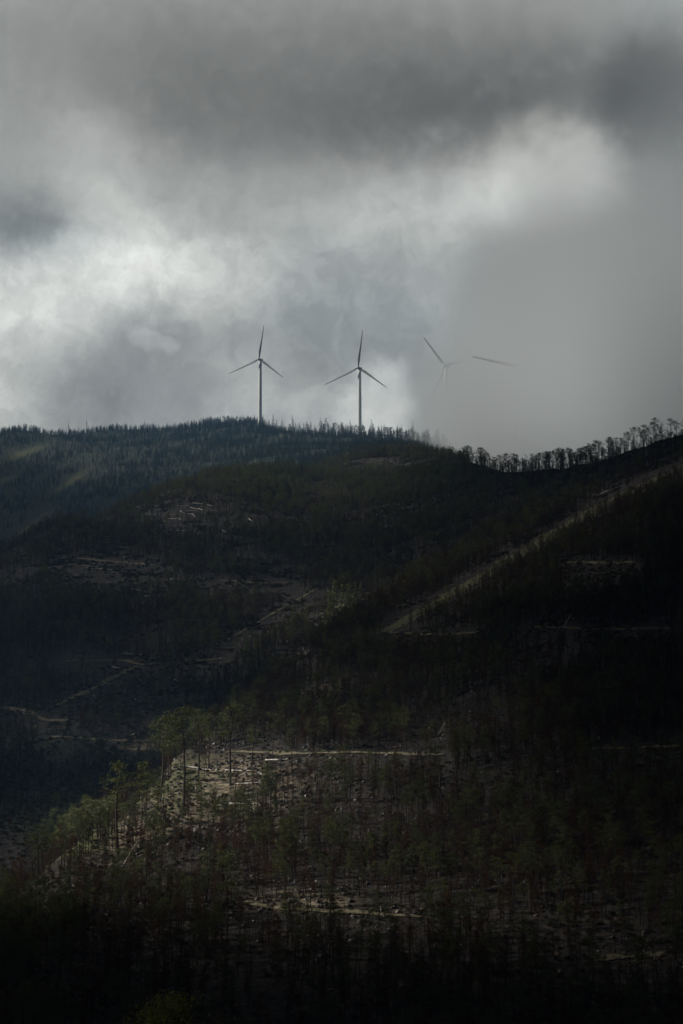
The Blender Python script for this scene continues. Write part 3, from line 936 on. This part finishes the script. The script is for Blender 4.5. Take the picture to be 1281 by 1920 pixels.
# hand-placed trees of the sunlit spur: (foot x, foot y, height in px, pine kind, lean)
HERO = [(343, 1520, 190, 3), (300, 1505, 160, 1), (432, 1473, 150, 1), (392, 1440, 100, 0), (372, 1455, 110, 3), (275, 1552, 120, 4), (205, 1592, 95, 7),
        (222, 1606, 170, 1), (172, 1592, 90, 6), (104, 1600, 80, 6), (375, 1524, 60, 4), (352, 1512, 52, 4), (330, 1410, 80, 2), (366, 1398, 66, 6), (350, 1404, 70, 7), (385, 1402, 58, 6),
        (300, 1430, 85, 7), (316, 1440, 80, 1), (472, 1440, 80, 0), (512, 1426, 90, 3), (548, 1450, 80, 0), (500, 1530, 75, 2), (455, 1540, 60, 4), (132, 1604, 85, 6), (150, 1630, 100, 3), (250, 1590, 90, 3),
        (86, 1606, 66, 7), (118, 1602, 72, 6), (145, 1598, 80, 7), (160, 1596, 66, 6), (188, 1580, 76, 6), (228, 1560, 52, 6), (262, 1470, 60, 7), (282, 1450, 66, 6), (400, 1396, 52, 7), (418, 1384, 48, 6)]
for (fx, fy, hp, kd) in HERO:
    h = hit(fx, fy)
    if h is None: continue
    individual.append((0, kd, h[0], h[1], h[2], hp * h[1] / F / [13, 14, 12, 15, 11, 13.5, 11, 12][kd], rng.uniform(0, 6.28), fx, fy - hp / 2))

by_area = {}
for it in individual:
    nm = KIND[it[0]][0]
    for a, (ph, fn) in enumerate(AREAS):
        if fn(np.float64(it[7]), np.float64(it[8]), it[3]): break
    by_area.setdefault((nm, a, it[1]), []).append(it)
for (nm, a, kd), its in by_area.items():
    its.sort(key=lambda t: t[7])
    for n, (k, pi, X, Y, Z, s, rz, x_, y_) in enumerate(its):
        e = place_tree(nm, KIND[k][1][pi], X, Y, Z - .1, s, rz)
        lab = ADJ[nm][pi] + ' ' + AREAS[a][0]
        if len(its) > 1: lab += ', ' + ORD(n + 1) + ' from left'
        tag(e, lab, CATS[nm], '%s %s' % (PLUR[nm], AREAS[a][0]))

# skyline pines of the right-hand ridge, each a thing
sky_pts['right'] = sky_pts['right'][np.argsort(sky_pts['right'][:, 0] / sky_pts['right'][:, 1])]
for n, (X, Y, Z) in enumerate(sky_pts['right']):
    if n % 6 in (0, 2, 4): P, nm, w = PINES[[3, 1, 5][n % 3]], 'pine_tree', 'tall dark pine'
    else: P, nm, w = BURNT[[0, 2, 1][n % 3]], 'burnt_tree', 'bare burnt tree'
    e = place_tree(nm, P, X, Y, Z - .3, rng.uniform(.5, .9), rng.uniform(0, 6.28))
    tag(e, '%s on the right-hand skyline, %s tree from left in that row' % (w, ORD(n + 1)), CATS[nm], 'trees along the right-hand skyline')
# firs of the far skyline, each one mesh (too small to show parts)
far_pts = sky_pts['far'][np.argsort(sky_pts['far'][:, 0] / sky_pts['far'][:, 1])]
n_fir = 0
FS = rng.uniform(.40, .76, len(far_pts)) * np.where(rng.random(len(far_pts)) < .1, 1.25, 1.0) * np.where(far_pts[:, 0] / far_pts[:, 1] > -.031, 1.6, 1.0); FCUT = np.sort(FS / far_pts[:, 1])[-285]
FARX = []
for n, (X, Y, Z) in enumerate(far_pts[::1]):
    s = FS[n]
    o = bpy.data.objects.new('fir_tree', (FIRS[n % 4]).jm if rng.random() < .8 else PINES[rng.integers(6)].jm)
    if s / Y < FCUT or X / Y < -.15:
        stuff.setdefault('firx', []).append((X, Y, Z, s)); continue
    n_fir += 1
    sc.collection.objects.link(o); o.location = (X, Y, Z - .3); o.rotation_euler.z = rng.uniform(0, 6.28); o.scale = (s, s, s)
    tag(o, 'small dark conifer on the far mountain skyline, %s from the left end' % ORD(n + 1), 'fir tree', 'conifers along the far skyline')

for k, (nm, protos) in KIND.items():
    idx = np.array(stuff[k], int)
    if not len(idx): continue
    far_boost = np.where(TY[idx] > 2050, .56, 1.0)
    z = TZ[idx]
    if k == 2:
        fx_ = np.array(stuff['firx'])
        P_ = np.vstack([np.stack([TX[idx], TY[idx], z - .2], 1), fx_[:, :3] - [0, 0, .3]])
        m_ = len(fx_)
        scatter('fir_forest', P_, np.concatenate([ROT[idx], rng.uniform(0, 6, m_)]), np.concatenate([SC[idx] * far_boost, fx_[:, 3]]), np.concatenate([IDX[idx], rng.integers(0, 4, m_)]), [p.jm for p in protos])
        continue
    scatter({'pine_tree': 'pine_forest', 'burnt_tree': 'burnt_forest', 'fir_tree': 'fir_forest', 'bush': 'bush_cover'}[nm],
            np.stack([TX[idx], TY[idx], z - .2], 1), ROT[idx], SC[idx] * far_boost, IDX[idx], [p.jm for p in protos])

# far dead trees that stand pale among the firs
X, Y, Z = sample(1950, 2100, 3400); x, y = project(X, Y, Z)
w = fbm(X / 90, Y / 200, 55, 3) > .08
ok = seen(X, Y, Z + 8) & w
scatter('dead_forest', np.stack([X, Y, Z], 1)[ok], rng.uniform(0, 6.28, ok.sum()), rng.uniform(.6, 1.1, ok.sum()), rng.integers(0, 6, ok.sum()), [p.jm for p in BURNT])

# scrub, rubble
X, Y, Z = sample(280000, 300, 2050); x, y = project(X, Y, Z)
ok = seen(X, Y, Z + 1) & (y < 2000) & (rng.random(len(X)) < .25 + 3 * fbm(X / 9, Y / 14, 63, 3)) & ~near_line(x, y, FIREBREAK, 14)
scatter('scrub', np.stack([X, Y, Z], 1)[ok], rng.uniform(0, 6.28, ok.sum()), rng.uniform(.25, 1.1, ok.sum()) * np.clip(Y[ok] / 700, .8, 1.5), rng.integers(0, 3, ok.sum()), [p.jm for p in SCRUB])
X, Y, Z = sample(190000, 300, 1100); x, y = project(X, Y, Z)
dens = .12 + .9 * np.exp(-((x - 380) / 190) ** 2 - ((y - 1490) / 110) ** 2) + .8 * np.exp(-((x - 300) / 200) ** 2 - ((y - 1330) / 60) ** 2) + .4 * np.exp(-((x - 640) / 250) ** 2 - ((y - 1650) / 160) ** 2) + .6 * np.exp(-((x - 1200) / 90) ** 2 - ((y - 1790) / 25) ** 2)
ok = seen(X, Y, Z + .5) & (y < 1990) & (rng.random(len(X)) < dens) & (fbm(X / 9, Y / 12, 67, 3) > -.08)
scatter('rubble', np.stack([X, Y, Z], 1)[ok], rng.uniform(0, 6.28, ok.sum()), rng.uniform(.2, 1.0, ok.sum()) ** 4 * 2.2 + .25, rng.integers(0, 4, ok.sum()), RUBBLE, rng.uniform(-.5, .5, (ok.sum(), 2)))


# ------------------------------------------------------------------ fallen trunks, boulders, shrubs one can point at
def frame_on_ground(X, Y, ang):
    """rotation that lays +X along a heading on the slope"""
    dx, dy = math.cos(ang), math.sin(ang)
    a = Vector((dx * 2, dy * 2, float(height(X + dx, Y + dy) - height(X - dx, Y - dy)))).normalized()
    return a.to_track_quat('X', 'Z').to_euler()


def log_mesh(seed):
    r = np.random.default_rng(seed); b = MB(); L_ = 9
    t = np.linspace(0, 1, 7)
    P = np.stack([t * L_ - L_ / 2, .12 * np.sin(t * 5 + seed), .22 + .05 * np.cos(t * 4)], 1)
    b.tube(P, np.linspace(.21, .08, 7), 7)
    for k in range(4):
        s = P[2 + k % 4]; a = r.uniform(-1.2, 1.2)
        b.tube([s, s + np.array([.5, math.sin(a) * .7, abs(math.cos(a)) * .7])], [.04, .015], 4)
    return b.mesh('fallen_log', (M_log,))


LOGM = [log_mesh(i) for i in range(3)]
LOGS = []
for (cx, cy, rx, ry, n, ph) in [(200, 1075, 120, 45, 30, 'in the felled clearing at left'), (355, 965, 85, 28, 26, 'in the felled clearing of middle hill'),
                                (690, 893, 110, 10, 20, 'in the high clearing under skyline firs'), (260, 1270, 70, 40, 5, 'beside the diagonal track on the left'),
                                (1150, 930, 90, 22, 7, 'just under the upper firebreak'), (480, 1480, 130, 60, 8, 'on the near spur beside the long track')]:
    for j in range(n):
        LOGS.append((cx + rng.normal() * rx * .5, cy + rng.normal() * ry * .55, ph, rng.uniform(.5, 1.15), None))
LOGS += [(830, 1376, 'leaning by the end of the long straight track', .55, 1), (1062, 1180, 'on the slope at far right below the firebreak', .7, 1), (243, 1622, 'at the foot of the sunlit spur, pale and upright', .7, 1)]
cnt = {}
for (x, y, ph, s, up) in sorted(LOGS, key=lambda t: t[0]):
    h = hit(x, y)
    if h is None: continue
    cnt.setdefault(ph, []).append((h, s, up))
for ph, its in cnt.items():
    for n, (h, s, up) in enumerate(its):
        lm = LOGM[n % 3]
        e = bpy.data.objects.new('fallen_log', lm); sc.collection.objects.link(e)
        e.location = (h[0], h[1], h[2] + .05)
        if up: e.rotation_euler = (0, R(-60), R(30))
        else: e.rotation_euler = frame_on_ground(h[0], h[1], rng.normal(-.5, .45))
        if up: e.location.z += 2.2 * s
        e.scale = (s, s * 1.25, s * 1.25)
        lab = 'pale barkless fallen log ' + ph
        if len(its) > 1: lab += ', %s from the left' % ORD(n + 1)
        tag(e, lab, 'log', 'fallen logs ' + ph if len(its) > 1 else None)

BOUL = [('in the cutting above the lowest dirt track', [(482, 1688, 1.0), (496, 1692, .8), (512, 1696, 1.0), (522, 1690, 1.1), (548, 1692, 1.9), (560, 1696, 1.5), (574, 1702, .9), (505, 1688, .8), (538, 1698, .8)]),
        ('on the near spur under the pines', [(458, 1548, 1.1), (462, 1552, .8), (535, 1560, 1.2), (548, 1556, .9), (555, 1570, .9), (600, 1490, .7), (402, 1508, .8), (426, 1530, .7), (344, 1496, .6), (318, 1540, .7), (292, 1560, .6), (385, 1475, .6), (410, 1490, .6)]),
        ('beside the grey patch at lower right', [(1185, 1790, 1.0), (1205, 1792, 1.2), (1222, 1788, .9), (1196, 1798, .7)]),
        ('on the bank over the short left track', [(248, 1396, .8), (262, 1400, .9), (278, 1398, .8), (290, 1402, 1.0), (240, 1402, .6)])]
for ph, its in BOUL:
    for n, (x, y, s) in enumerate(sorted(its)):
        h = hit(x, y)
        if h is None: continue
        o = bpy.data.objects.new('boulder', ROCKS[n % 4]); sc.collection.objects.link(o)
        o.location = h; o.rotation_euler = (.2, rng.uniform(-.3, .3), rng.uniform(0, 6)); s *= .62; o.scale = (s, s, s * .8)
        tag(o, 'grey brown boulder %s, %s from the left' % (ph, ORD(n + 1)), 'boulder', 'boulders ' + ph)

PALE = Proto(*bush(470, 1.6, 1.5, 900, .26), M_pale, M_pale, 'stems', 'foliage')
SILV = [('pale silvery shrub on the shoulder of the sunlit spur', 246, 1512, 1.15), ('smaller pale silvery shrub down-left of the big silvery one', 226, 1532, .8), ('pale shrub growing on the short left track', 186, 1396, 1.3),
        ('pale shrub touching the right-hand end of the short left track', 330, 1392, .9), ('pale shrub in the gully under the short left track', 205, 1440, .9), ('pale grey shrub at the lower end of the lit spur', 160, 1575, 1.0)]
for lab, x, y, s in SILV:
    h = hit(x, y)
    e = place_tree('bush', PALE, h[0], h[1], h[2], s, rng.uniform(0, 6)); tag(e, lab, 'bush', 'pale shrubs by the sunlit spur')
M_lit = material('sunlit_leaves', [(.075, .095, .030), (.15, .165, .055)], .9, .6, transl=.35)  # sunlight on the crest trees painted into the leaf colour
POP = [Proto(*fir(330 + i, 9, 1.6, .15), M_bark, M_lit) for i in range(2)]
for n, (x, y, s) in enumerate([(462, 1242, .9), (478, 1232, 1.1), (492, 1222, .8), (540, 1200, .9), (548, 1190, 1.2), (556, 1176, .9), (575, 1170, .8), (617, 1158, 1.2), (628, 1150, 1.5), (640, 1142, 1.1), (652, 1136, 1.0), (665, 1128, .9), (678, 1122, .8)]):
    h = hit(x, y)
    e = place_tree('young_tree', POP[n % 2], h[0], h[1], h[2] - .3, s, rng.uniform(0, 6))
    tag(e, 'young yellow-green tree on the crest left of the firebreak end, %s from the left' % ORD(n + 1), 'young tree', 'young trees on the spur crest')
# yellow-green treetop at the bottom
YT = Proto(*broadleaf(600, 10, 4.6, 5200, .34), M_bark, M_yel)
u, s_ = ray(310, 1895)
e = place_tree('broadleaf_tree', YT, float(u) * 232, 232, float(s_) * 232 - 8.6, 1.0, 0)
tag(e, 'rounded yellow-green treetop at the bottom edge of the view', 'tree')
YT2 = Proto(*broadleaf(601, 8, 3.2, 2600, .34), M_bark, M_leaf)
u, s_ = ray(405, 1915)
e = place_tree('broadleaf_tree', YT2, float(u) * 240, 240, float(s_) * 240 - 7.4, 1.0, 1)
tag(e, 'smaller dull green treetop right of the yellow-green one', 'tree')


# ------------------------------------------------------------------ wind turbines
def blade(Lb=45.0):
    b = MB(); n = 22; t = np.linspace(0, 1, n)
    chord = np.interp(t, [0, .04, .1, .2, .5, .8, .95, 1], [1.9, 1.9, 2.4, 3.2, 2.1, 1.3, .8, .15])
    thick = np.interp(t, [0, .05, .2, .6, 1], [1.9, 1.8, .9, .4, .06])
    twist = np.interp(t, [0, .2, 1], [R(20), R(13), R(1)])
    k = 12; th = np.arange(k) * 2 * math.pi / k
    V = []
    for c, h, w, tt in zip(chord, thick, twist, t):
        x = np.cos(th) * c / 2 - c * .15 * min(1, tt * 5); y = np.sin(th) * h / 2 * (1 + .35 * np.cos(th + math.pi) * min(1, tt * 5))
        V.append(np.stack([x * math.cos(w) - y * math.sin(w), x * math.sin(w) + y * math.cos(w) - 1.2 * tt * tt, np.full(k, 1.0 + tt * (Lb - 1.0))], 1))
    i = np.arange(n - 1)[:, None] * k + np.arange(k)[None]; j = np.arange(n - 1)[:, None] * k + (np.arange(k)[None] + 1) % k
    V = np.vstack(V); q = np.stack([i, j, j + k, i + k], -1).reshape(-1, 4)
    kk = np.arange(1, k - 1)
    b.add(V, q, np.stack([np.full(k - 2, (n - 1) * k), (n - 1) * k + kk, (n - 1) * k + kk + 1], 1))
    return b.mesh('blade', (M_blade,), True)


BLADE = blade()


def turbine(label, hx, hy, D, yaw, spin, size=1.0, group='wind turbines on the ridge'):
    """hub centre at photo pixel hx,hy and distance D; yaw turns the rotor to the left of the viewer"""
    u, s_ = ray(hx, hy); hub = np.array([float(u) * D, D, float(s_) * D])
    ax = np.array([-math.sin(yaw), -math.cos(yaw), 0])          # rotor points this way
    tw = hub - ax * 4.6 * size; tw[2] = hub[2] - 1.6 * size
    zg = float(height(tw[0], tw[1]))
    e = bpy.data.objects.new('wind_turbine', None); sc.collection.objects.link(e)
    e.location = (tw[0], tw[1], zg); tag(e, label, 'wind turbine', group)
    Hh = tw[2] - zg
    b = MB(); t = np.linspace(0, 1, 12)
    b.tube(np.stack([t * 0, t * 0, t * Hh - 2 * (t == 0)], 1), np.interp(t, [0, .5, 1], [2.5, 2.25, 1.85]) * size, 28); b.build('tower', M_white, e, True)
    rm = np.array([[-ax[1], -ax[0], 0], [ax[0], -ax[1], 0], [0, 0, 1]])   # local x across, local y backward
    back = -ax; side = np.array([-back[1], back[0], 0])
    B3 = np.stack([side, back, [0, 0, 1]], 1)
    # nacelle
    n = MB(); prof = [(-2.6, 1.25, 1.35), (-1.6, 1.6, 1.7), (1.5, 1.85, 1.95), (5.0, 1.8, 1.9), (7.0, 1.35, 1.5), (7.6, .7, .9)]
    k = 16; th = np.arange(k) * 2 * math.pi / k; V = []
    for (y_, w, h_) in prof:
        cx_ = np.sign(np.cos(th)) * np.abs(np.cos(th)) ** .55 * w; cz_ = np.sign(np.sin(th)) * np.abs(np.sin(th)) ** .55 * h_
        V.append(np.stack([cx_, np.full(k, y_), cz_ + 1.2], 1))
    V = np.vstack(V) * size @ B3.T + [0, 0, Hh]
    m = len(prof); i = np.arange(m - 1)[:, None] * k + np.arange(k)[None]; j = np.arange(m - 1)[:, None] * k + (np.arange(k)[None] + 1) % k
    V = np.vstack([V, V[:k].mean(0), V[-k:].mean(0)]); kk = np.arange(k); k2 = (kk + 1) % k
    n.add(V, np.stack([i, j, j + k, i + k], -1).reshape(-1, 4), np.vstack([np.stack([k2, kk, np.full(k, m * k)], 1), np.stack([kk + (m - 1) * k, k2 + (m - 1) * k, np.full(k, m * k + 1)], 1)]))
    nac = n.build('nacelle', M_white, e)
    v = MB(); v.box(np.array([0, 6.0, 3.7]) * size @ B3.T + [0, 0, Hh], np.array([1.6, .25, 1.2]) * size, B3); v.build('wind_vane', M_steel, nac)
    # hub
    hb = MB(); hc = hub - np.array([tw[0], tw[1], zg])
    prof = [(2.0, 1.3), (.8, 1.75), (-.6, 1.7), (-1.7, 1.15), (-2.3, .35)]
    P = [hc + back * y_ * size for y_, _ in prof]
    hb.tube(P, [r_ * size for _, r_ in prof], 16); hubo = hb.build('hub', M_white, e, True)
    for q in range(3):
        a = spin + q * 2 * math.pi / 3
        c = bpy.data.objects.new('blade', BLADE); sc.collection.objects.link(c); c.parent = e
        z = math.cos(a); across = math.sin(a)
        right = np.array([math.cos(yaw), -math.sin(yaw), 0])    # to the viewer's right in the rotor plane
        lz = right * across + np.array([0, 0, 1.]) * z
        ly = back; lx = np.cross(ly, lz)
        from mathutils import Matrix
        mt = Matrix(((lx[0], ly[0], lz[0], 0), (lx[1], ly[1], lz[1], 0), (lx[2], ly[2], lz[2], 0), (0, 0, 0, 1)))
        c.rotation_euler = mt.to_euler(); c.location = hc; c.scale = (size, size, size)
    return e


turbine('white wind turbine at left, foot hidden by firs of the far ridge', 485.5, 673, 3060, R(22), R(9.5), 1.03)
turbine('white wind turbine second from left, its foot behind dark ridge trees', 671.5, 689, 2760, R(22), R(8), 1.03)
turbine('wind turbine faded by mist, its tower lost in the cloud', 834, 685, 2720, R(22), R(-35))
turbine('wind turbine of which only one dark blade comes out of the fog', 978, 687.5, 1980, R(15), R(-74.5))


# ------------------------------------------------------------------ lattice masts on the far skyline
def mast(x, ytop, D, label, w=1.1):
    u, s_ = ray(x, ytop); X = float(u) * D; ztop = float(s_) * D; zg = float(height(X, D)); h = ztop - zg
    e = bpy.data.objects.new('lattice_mast', None); sc.collection.objects.link(e); e.location = (X, D, zg); tag(e, label, 'mast', 'lattice masts on the far skyline')
    fr = MB(); n = 12
    for sx in (-1, 1):
        for sy in (-1, 1):
            fr.tube([[sx * w, sy * w, -1], [sx * w * .45, sy * w * .45, h * .86]], [.16, .12], 4)
    for k in range(n):
        z0, z1 = h * .86 * k / n, h * .86 * (k + 1) / n; a0, a1 = w * (1 - .55 * k / n), w * (1 - .55 * (k + 1) / n)
        for (p, q) in (((-1, -1), (1, -1)), ((1, -1), (1, 1)), ((1, 1), (-1, 1)), ((-1, 1), (-1, -1))):
            fr.tube([[p[0] * a0, p[1] * a0, z0], [q[0] * a1, q[1] * a1, z1]], .07, 3); fr.tube([[p[0] * a1, p[1] * a1, z1], [q[0] * a1, q[1] * a1, z1]], .07, 3)
    fr.build('frame', M_steel, e)
    an = MB(); an.tube([[0, 0, h * .84], [0, 0, h]], .12, 5); an.build('antenna', M_steel, e)
    for z in (.74, .8):
        d = MB(); d.tube([[.7, -.6, h * z], [.7, -1.1, h * z]], [.7, .75], 10); d.build('dish', M_steel, e)


mast(163, 778, 3560, 'taller lattice mast sticking up above the far skyline firs')
mast(129, 785, 3560, 'shorter lattice mast left of the taller one on far skyline', .9)


# ------------------------------------------------------------------ unseen deck added overhead to shade the valley, openings aimed where sun should fall
DECK_Z = 1600.0
DECK_GLOW = .035     # share of light the added deck lets seep through
FAR_OPEN = .085      # opening that lets some sun onto the far mountain
FOG_OPEN = .46  # opening that lets sun onto the fog


def deck_xy(x, y):
    h = hit(x, y)
    if h is None: return None
    t = (DECK_Z - h[2]) / SUN.z
    return h[0] + SUN.x * t, h[1] + SUN.y * t


# (photo x, y, radius across, radius along depth in metres, openness), each aimed to sunlight one spot
HOLES = [(300, 1480, 30, 80, 1), (385, 1435, 32, 50, 1), (225, 1560, 32, 60, 1), (130, 1592, 20, 38, 1), (90, 1600, 12, 20, .9), (350, 1422, 18, 30, .9), (470, 1480, 30, 50, .20), (560, 1450, 30, 50, .11), (620, 1414, 50, 14, .38), (740, 1414, 24, 10, .36),
         (250, 1392, 26, 16, .5), (560, 1300, 50, 60, .28), (640, 1140, 30, 60, .6), (545, 1185, 16, 34, .5), (470, 1230, 16, 30, .5),
         (540, 1698, 30, 10, .28), (660, 1712, 24, 8, .25), (1210, 1792, 12, 10, .5), (970, 1660, 14, 30, .3), (1000, 1500, 40, 60, .07), (160, 1290, 20, 30, .10), (40, 1330, 14, 16, .3),
         (720, 1180, 22, 40, .17), (850, 1110, 36, 60, .27), (1000, 1030, 36, 60, .26), (1120, 960, 36, 60, .22), (1250, 890, 36, 60, .2),
         (370, 912, 70, 90, .50), (500, 900, 70, 110, .50), (620, 890, 70, 100, .45), (720, 870, 60, 90, .4), (250, 960, 50, 80, .25), (340, 970, 60, 70, .18), (180, 1080, 60, 80, .17), (650, 1228, 16, 30, .25),
         (400, 1010, 130, 150, .09), (150, 1150, 90, 150, .08), (650, 980, 130, 150, .07), (620, 1080, 60, 100, .10), (900, 960, 60, 100, .05)]
gx = np.concatenate([np.arange(-4600, -3300, 100), np.arange(-3300, -400, 11.0), np.arange(-400, 2200, 120)])
gy = np.concatenate([np.arange(-2600, 160, 120), np.arange(160, 2300, 11.0), np.arange(2300, 3601, 50)])
AX, AY = np.meshgrid(gx, gy, indexing='ij')
OP = np.full(AX.shape, .0)
ZT = DECK_Z + 60 * fbm(AX / 260, AY / 260, 171, 4)
KX, KY = SUN.x / SUN.z, SUN.y / SUN.z
warpx = AX + KX * (DECK_Z - ZT) + 30 * fbm(AX / 60, AY / 60, 141, 4); warpy = AY + KY * (DECK_Z - ZT) + 40 * fbm(AX / 60, AY / 60, 151, 4)
for (x, y, rx, ry, o_) in HOLES + [(310, -1880, 9, 9, .42)]:
    if y < 0:       # the treetop at the bottom edge stands on land nearer than the frame shows
        u, s_ = ray(x, -y); t_ = (DECK_Z - float(s_) * 232) / SUN.z; c = (float(u) * 232 + SUN.x * t_, 232 + SUN.y * t_)
    else: c = deck_xy(x, y)
    if c is None: continue
    w_ = np.exp(-(((warpx - c[0]) / (rx * 1.3)) ** 2 + ((warpy - c[1]) / (ry * 1.3)) ** 2) ** 1.3) * o_
    OP = 1 - (1 - OP) * (1 - w_)
OP = OP * (1 + .9 * fbm(AX / 22, AY / 22, 161, 3))
sm = lambda a, lo, hi: (lambda t: t * t * (3 - 2 * t))(np.clip((a - lo) / (hi - lo), 0, 1))
OP = np.maximum(OP, FAR_OPEN * sm(AY, 2150, 2500))
OP = np.maximum(OP, FOG_OPEN * sm(AY, 1470, 1600) * sm(AX, -2080, -1900) * (1 - sm(AX, -900, -600)))
OP = np.clip(OP, 0, 1)
n1_, n2_ = AX.shape
base_v = np.stack([AX, AY, ZT], -1).reshape(-1, 3)
i = (np.arange(n1_ - 1)[:, None] * n2_ + np.arange(n2_ - 1)[None]); q = np.stack([i, i + n2_, i + n2_ + 1, i + 1], -1).reshape(-1, 4)
M_sun_mask = bpy.data.materials.new('sun_mask_layer'); M_sun_mask.use_nodes = True
nt = M_sun_mask.node_tree; nt.nodes.remove(nt.nodes['Principled BSDF'])
df = nt.nodes.new('ShaderNodeBsdfDiffuse'); df.inputs[0].default_value = (.75, .77, .8, 1)
tl = nt.nodes.new('ShaderNodeBsdfTranslucent'); tl.inputs[0].default_value = (.75, .77, .8, 1)
ms = nt.nodes.new('ShaderNodeMixShader'); ms.inputs[0].default_value = DECK_GLOW
tp = nt.nodes.new('ShaderNodeBsdfTransparent'); m2 = nt.nodes.new('ShaderNodeMixShader')
at = nt.nodes.new('ShaderNodeAttribute'); at.attribute_name = 'thin'
nt.links.new(df.outputs[0], ms.inputs[1]); nt.links.new(tl.outputs[0], ms.inputs[2])
nt.links.new(at.outputs['Fac'], m2.inputs[0]); nt.links.new(ms.outputs[0], m2.inputs[1]); nt.links.new(tp.outputs[0], m2.inputs[2])
nt.links.new(m2.outputs[0], nt.nodes['Material Output'].inputs[0])
me = new_mesh('sun_mask', base_v, q, (M_sun_mask,), None, True)
a = me.attributes.new('thin', 'FLOAT', 'POINT'); a.data.foreach_set('value', OP.astype(np.float32).ravel())
deck = link('sun_mask', me); tag(deck, kind='structure')  # out of view, added only to gate the sun


# ------------------------------------------------------------------ air
def box_mesh(name, lo, hi, mat):
    x0, y0, z0 = lo; x1, y1, z1 = hi
    v = [(x0, y0, z0), (x1, y0, z0), (x1, y1, z0), (x0, y1, z0), (x0, y0, z1), (x1, y0, z1), (x1, y1, z1), (x0, y1, z1)]
    return link(name, new_mesh(name, v, [[[0, 3, 2, 1], [4, 5, 6, 7], [0, 1, 5, 4], [1, 2, 6, 5], [2, 3, 7, 6], [3, 0, 4, 7]]], (mat,)))


def volume_mat(name, color, density, aniso=0.0):
    m = bpy.data.materials.new(name); m.use_nodes = True; nt = m.node_tree; nt.nodes.remove(nt.nodes['Principled BSDF'])
    v = nt.nodes.new('ShaderNodeVolumePrincipled'); v.inputs['Color'].default_value = (*color, 1); v.inputs['Density'].default_value = density
    v.inputs['Anisotropy'].default_value = aniso
    nt.links.new(v.outputs[0], nt.nodes['Material Output'].inputs['Volume'])
    return m, v


M_haze, _ = volume_mat('haze_air', (.24, .47, .78), 1.1e-4)
hz = box_mesh('haze', (-6000, -3100, -72), (6000, 5300, 960), M_haze); tag(hz, kind='stuff')

# fog that has swallowed the right-hand turbines
M_fog, fv = volume_mat('fog_bank', (.925, .965, .98), 0.0, .35)
nt = M_fog.node_tree; N, L = nt.nodes.new, nt.links.new
g = N('ShaderNodeNewGeometry'); s3 = N('ShaderNodeSeparateXYZ'); L(g.outputs['Position'], s3.inputs[0])


def fm(op, a, b=0.0, c=0.0):
    n = N('ShaderNodeMath'); n.operation = op
    for i_, v_ in enumerate((a, b, c)):
        if isinstance(v_, (int, float)): n.inputs[i_].default_value = v_
        else: L(v_, n.inputs[i_])
    return n.outputs[0]


def ss(v, a, b, lo=0.0, hi=1.0):
    r = N('ShaderNodeMapRange'); r.interpolation_type = 'SMOOTHSTEP'; L(v, r.inputs[0])
    r.inputs[1].default_value = a; r.inputs[2].default_value = b; r.inputs[3].default_value = lo; r.inputs[4].default_value = hi
    return r.outputs[0]


fn = N('ShaderNodeTexNoise'); fn.inputs['Scale'].default_value = .008; fn.inputs['Detail'].default_value = 5; L(g.outputs['Position'], fn.inputs['Vector'])
edge = fm('ADD', s3.outputs[0], fm('MULTIPLY_ADD', fn.outputs['Fac'], 60.0, -32.0))
zt = fm('SUBTRACT', s3.outputs[2], fm('MULTIPLY_ADD', s3.outputs[1], .27, -535.0))      # the top of the fog rises with the land
zt = fm('ADD', zt, fm('MULTIPLY_ADD', fn.outputs['Fac'], 190.0, -95.0))
east = ss(edge, 107.0, 165.0)
low = fm('MULTIPLY', ss(zt, 590.0, 440.0), ss(edge, 62.0, 130.0))
wide = ss(s3.outputs[0], 400.0, 150.0)
topf = ss(zt, 730.0, 440.0)
dens = fm('MULTIPLY', fm('MULTIPLY', fm('MAXIMUM', east, fm('MULTIPLY', low, .62)), wide), fm('MULTIPLY', topf, .019))
L(dens, fv.inputs['Density'])
FOG = box_mesh('fog', (30, 1570, 330), (450, 2900, 950), M_fog); tag(FOG, kind='stuff')
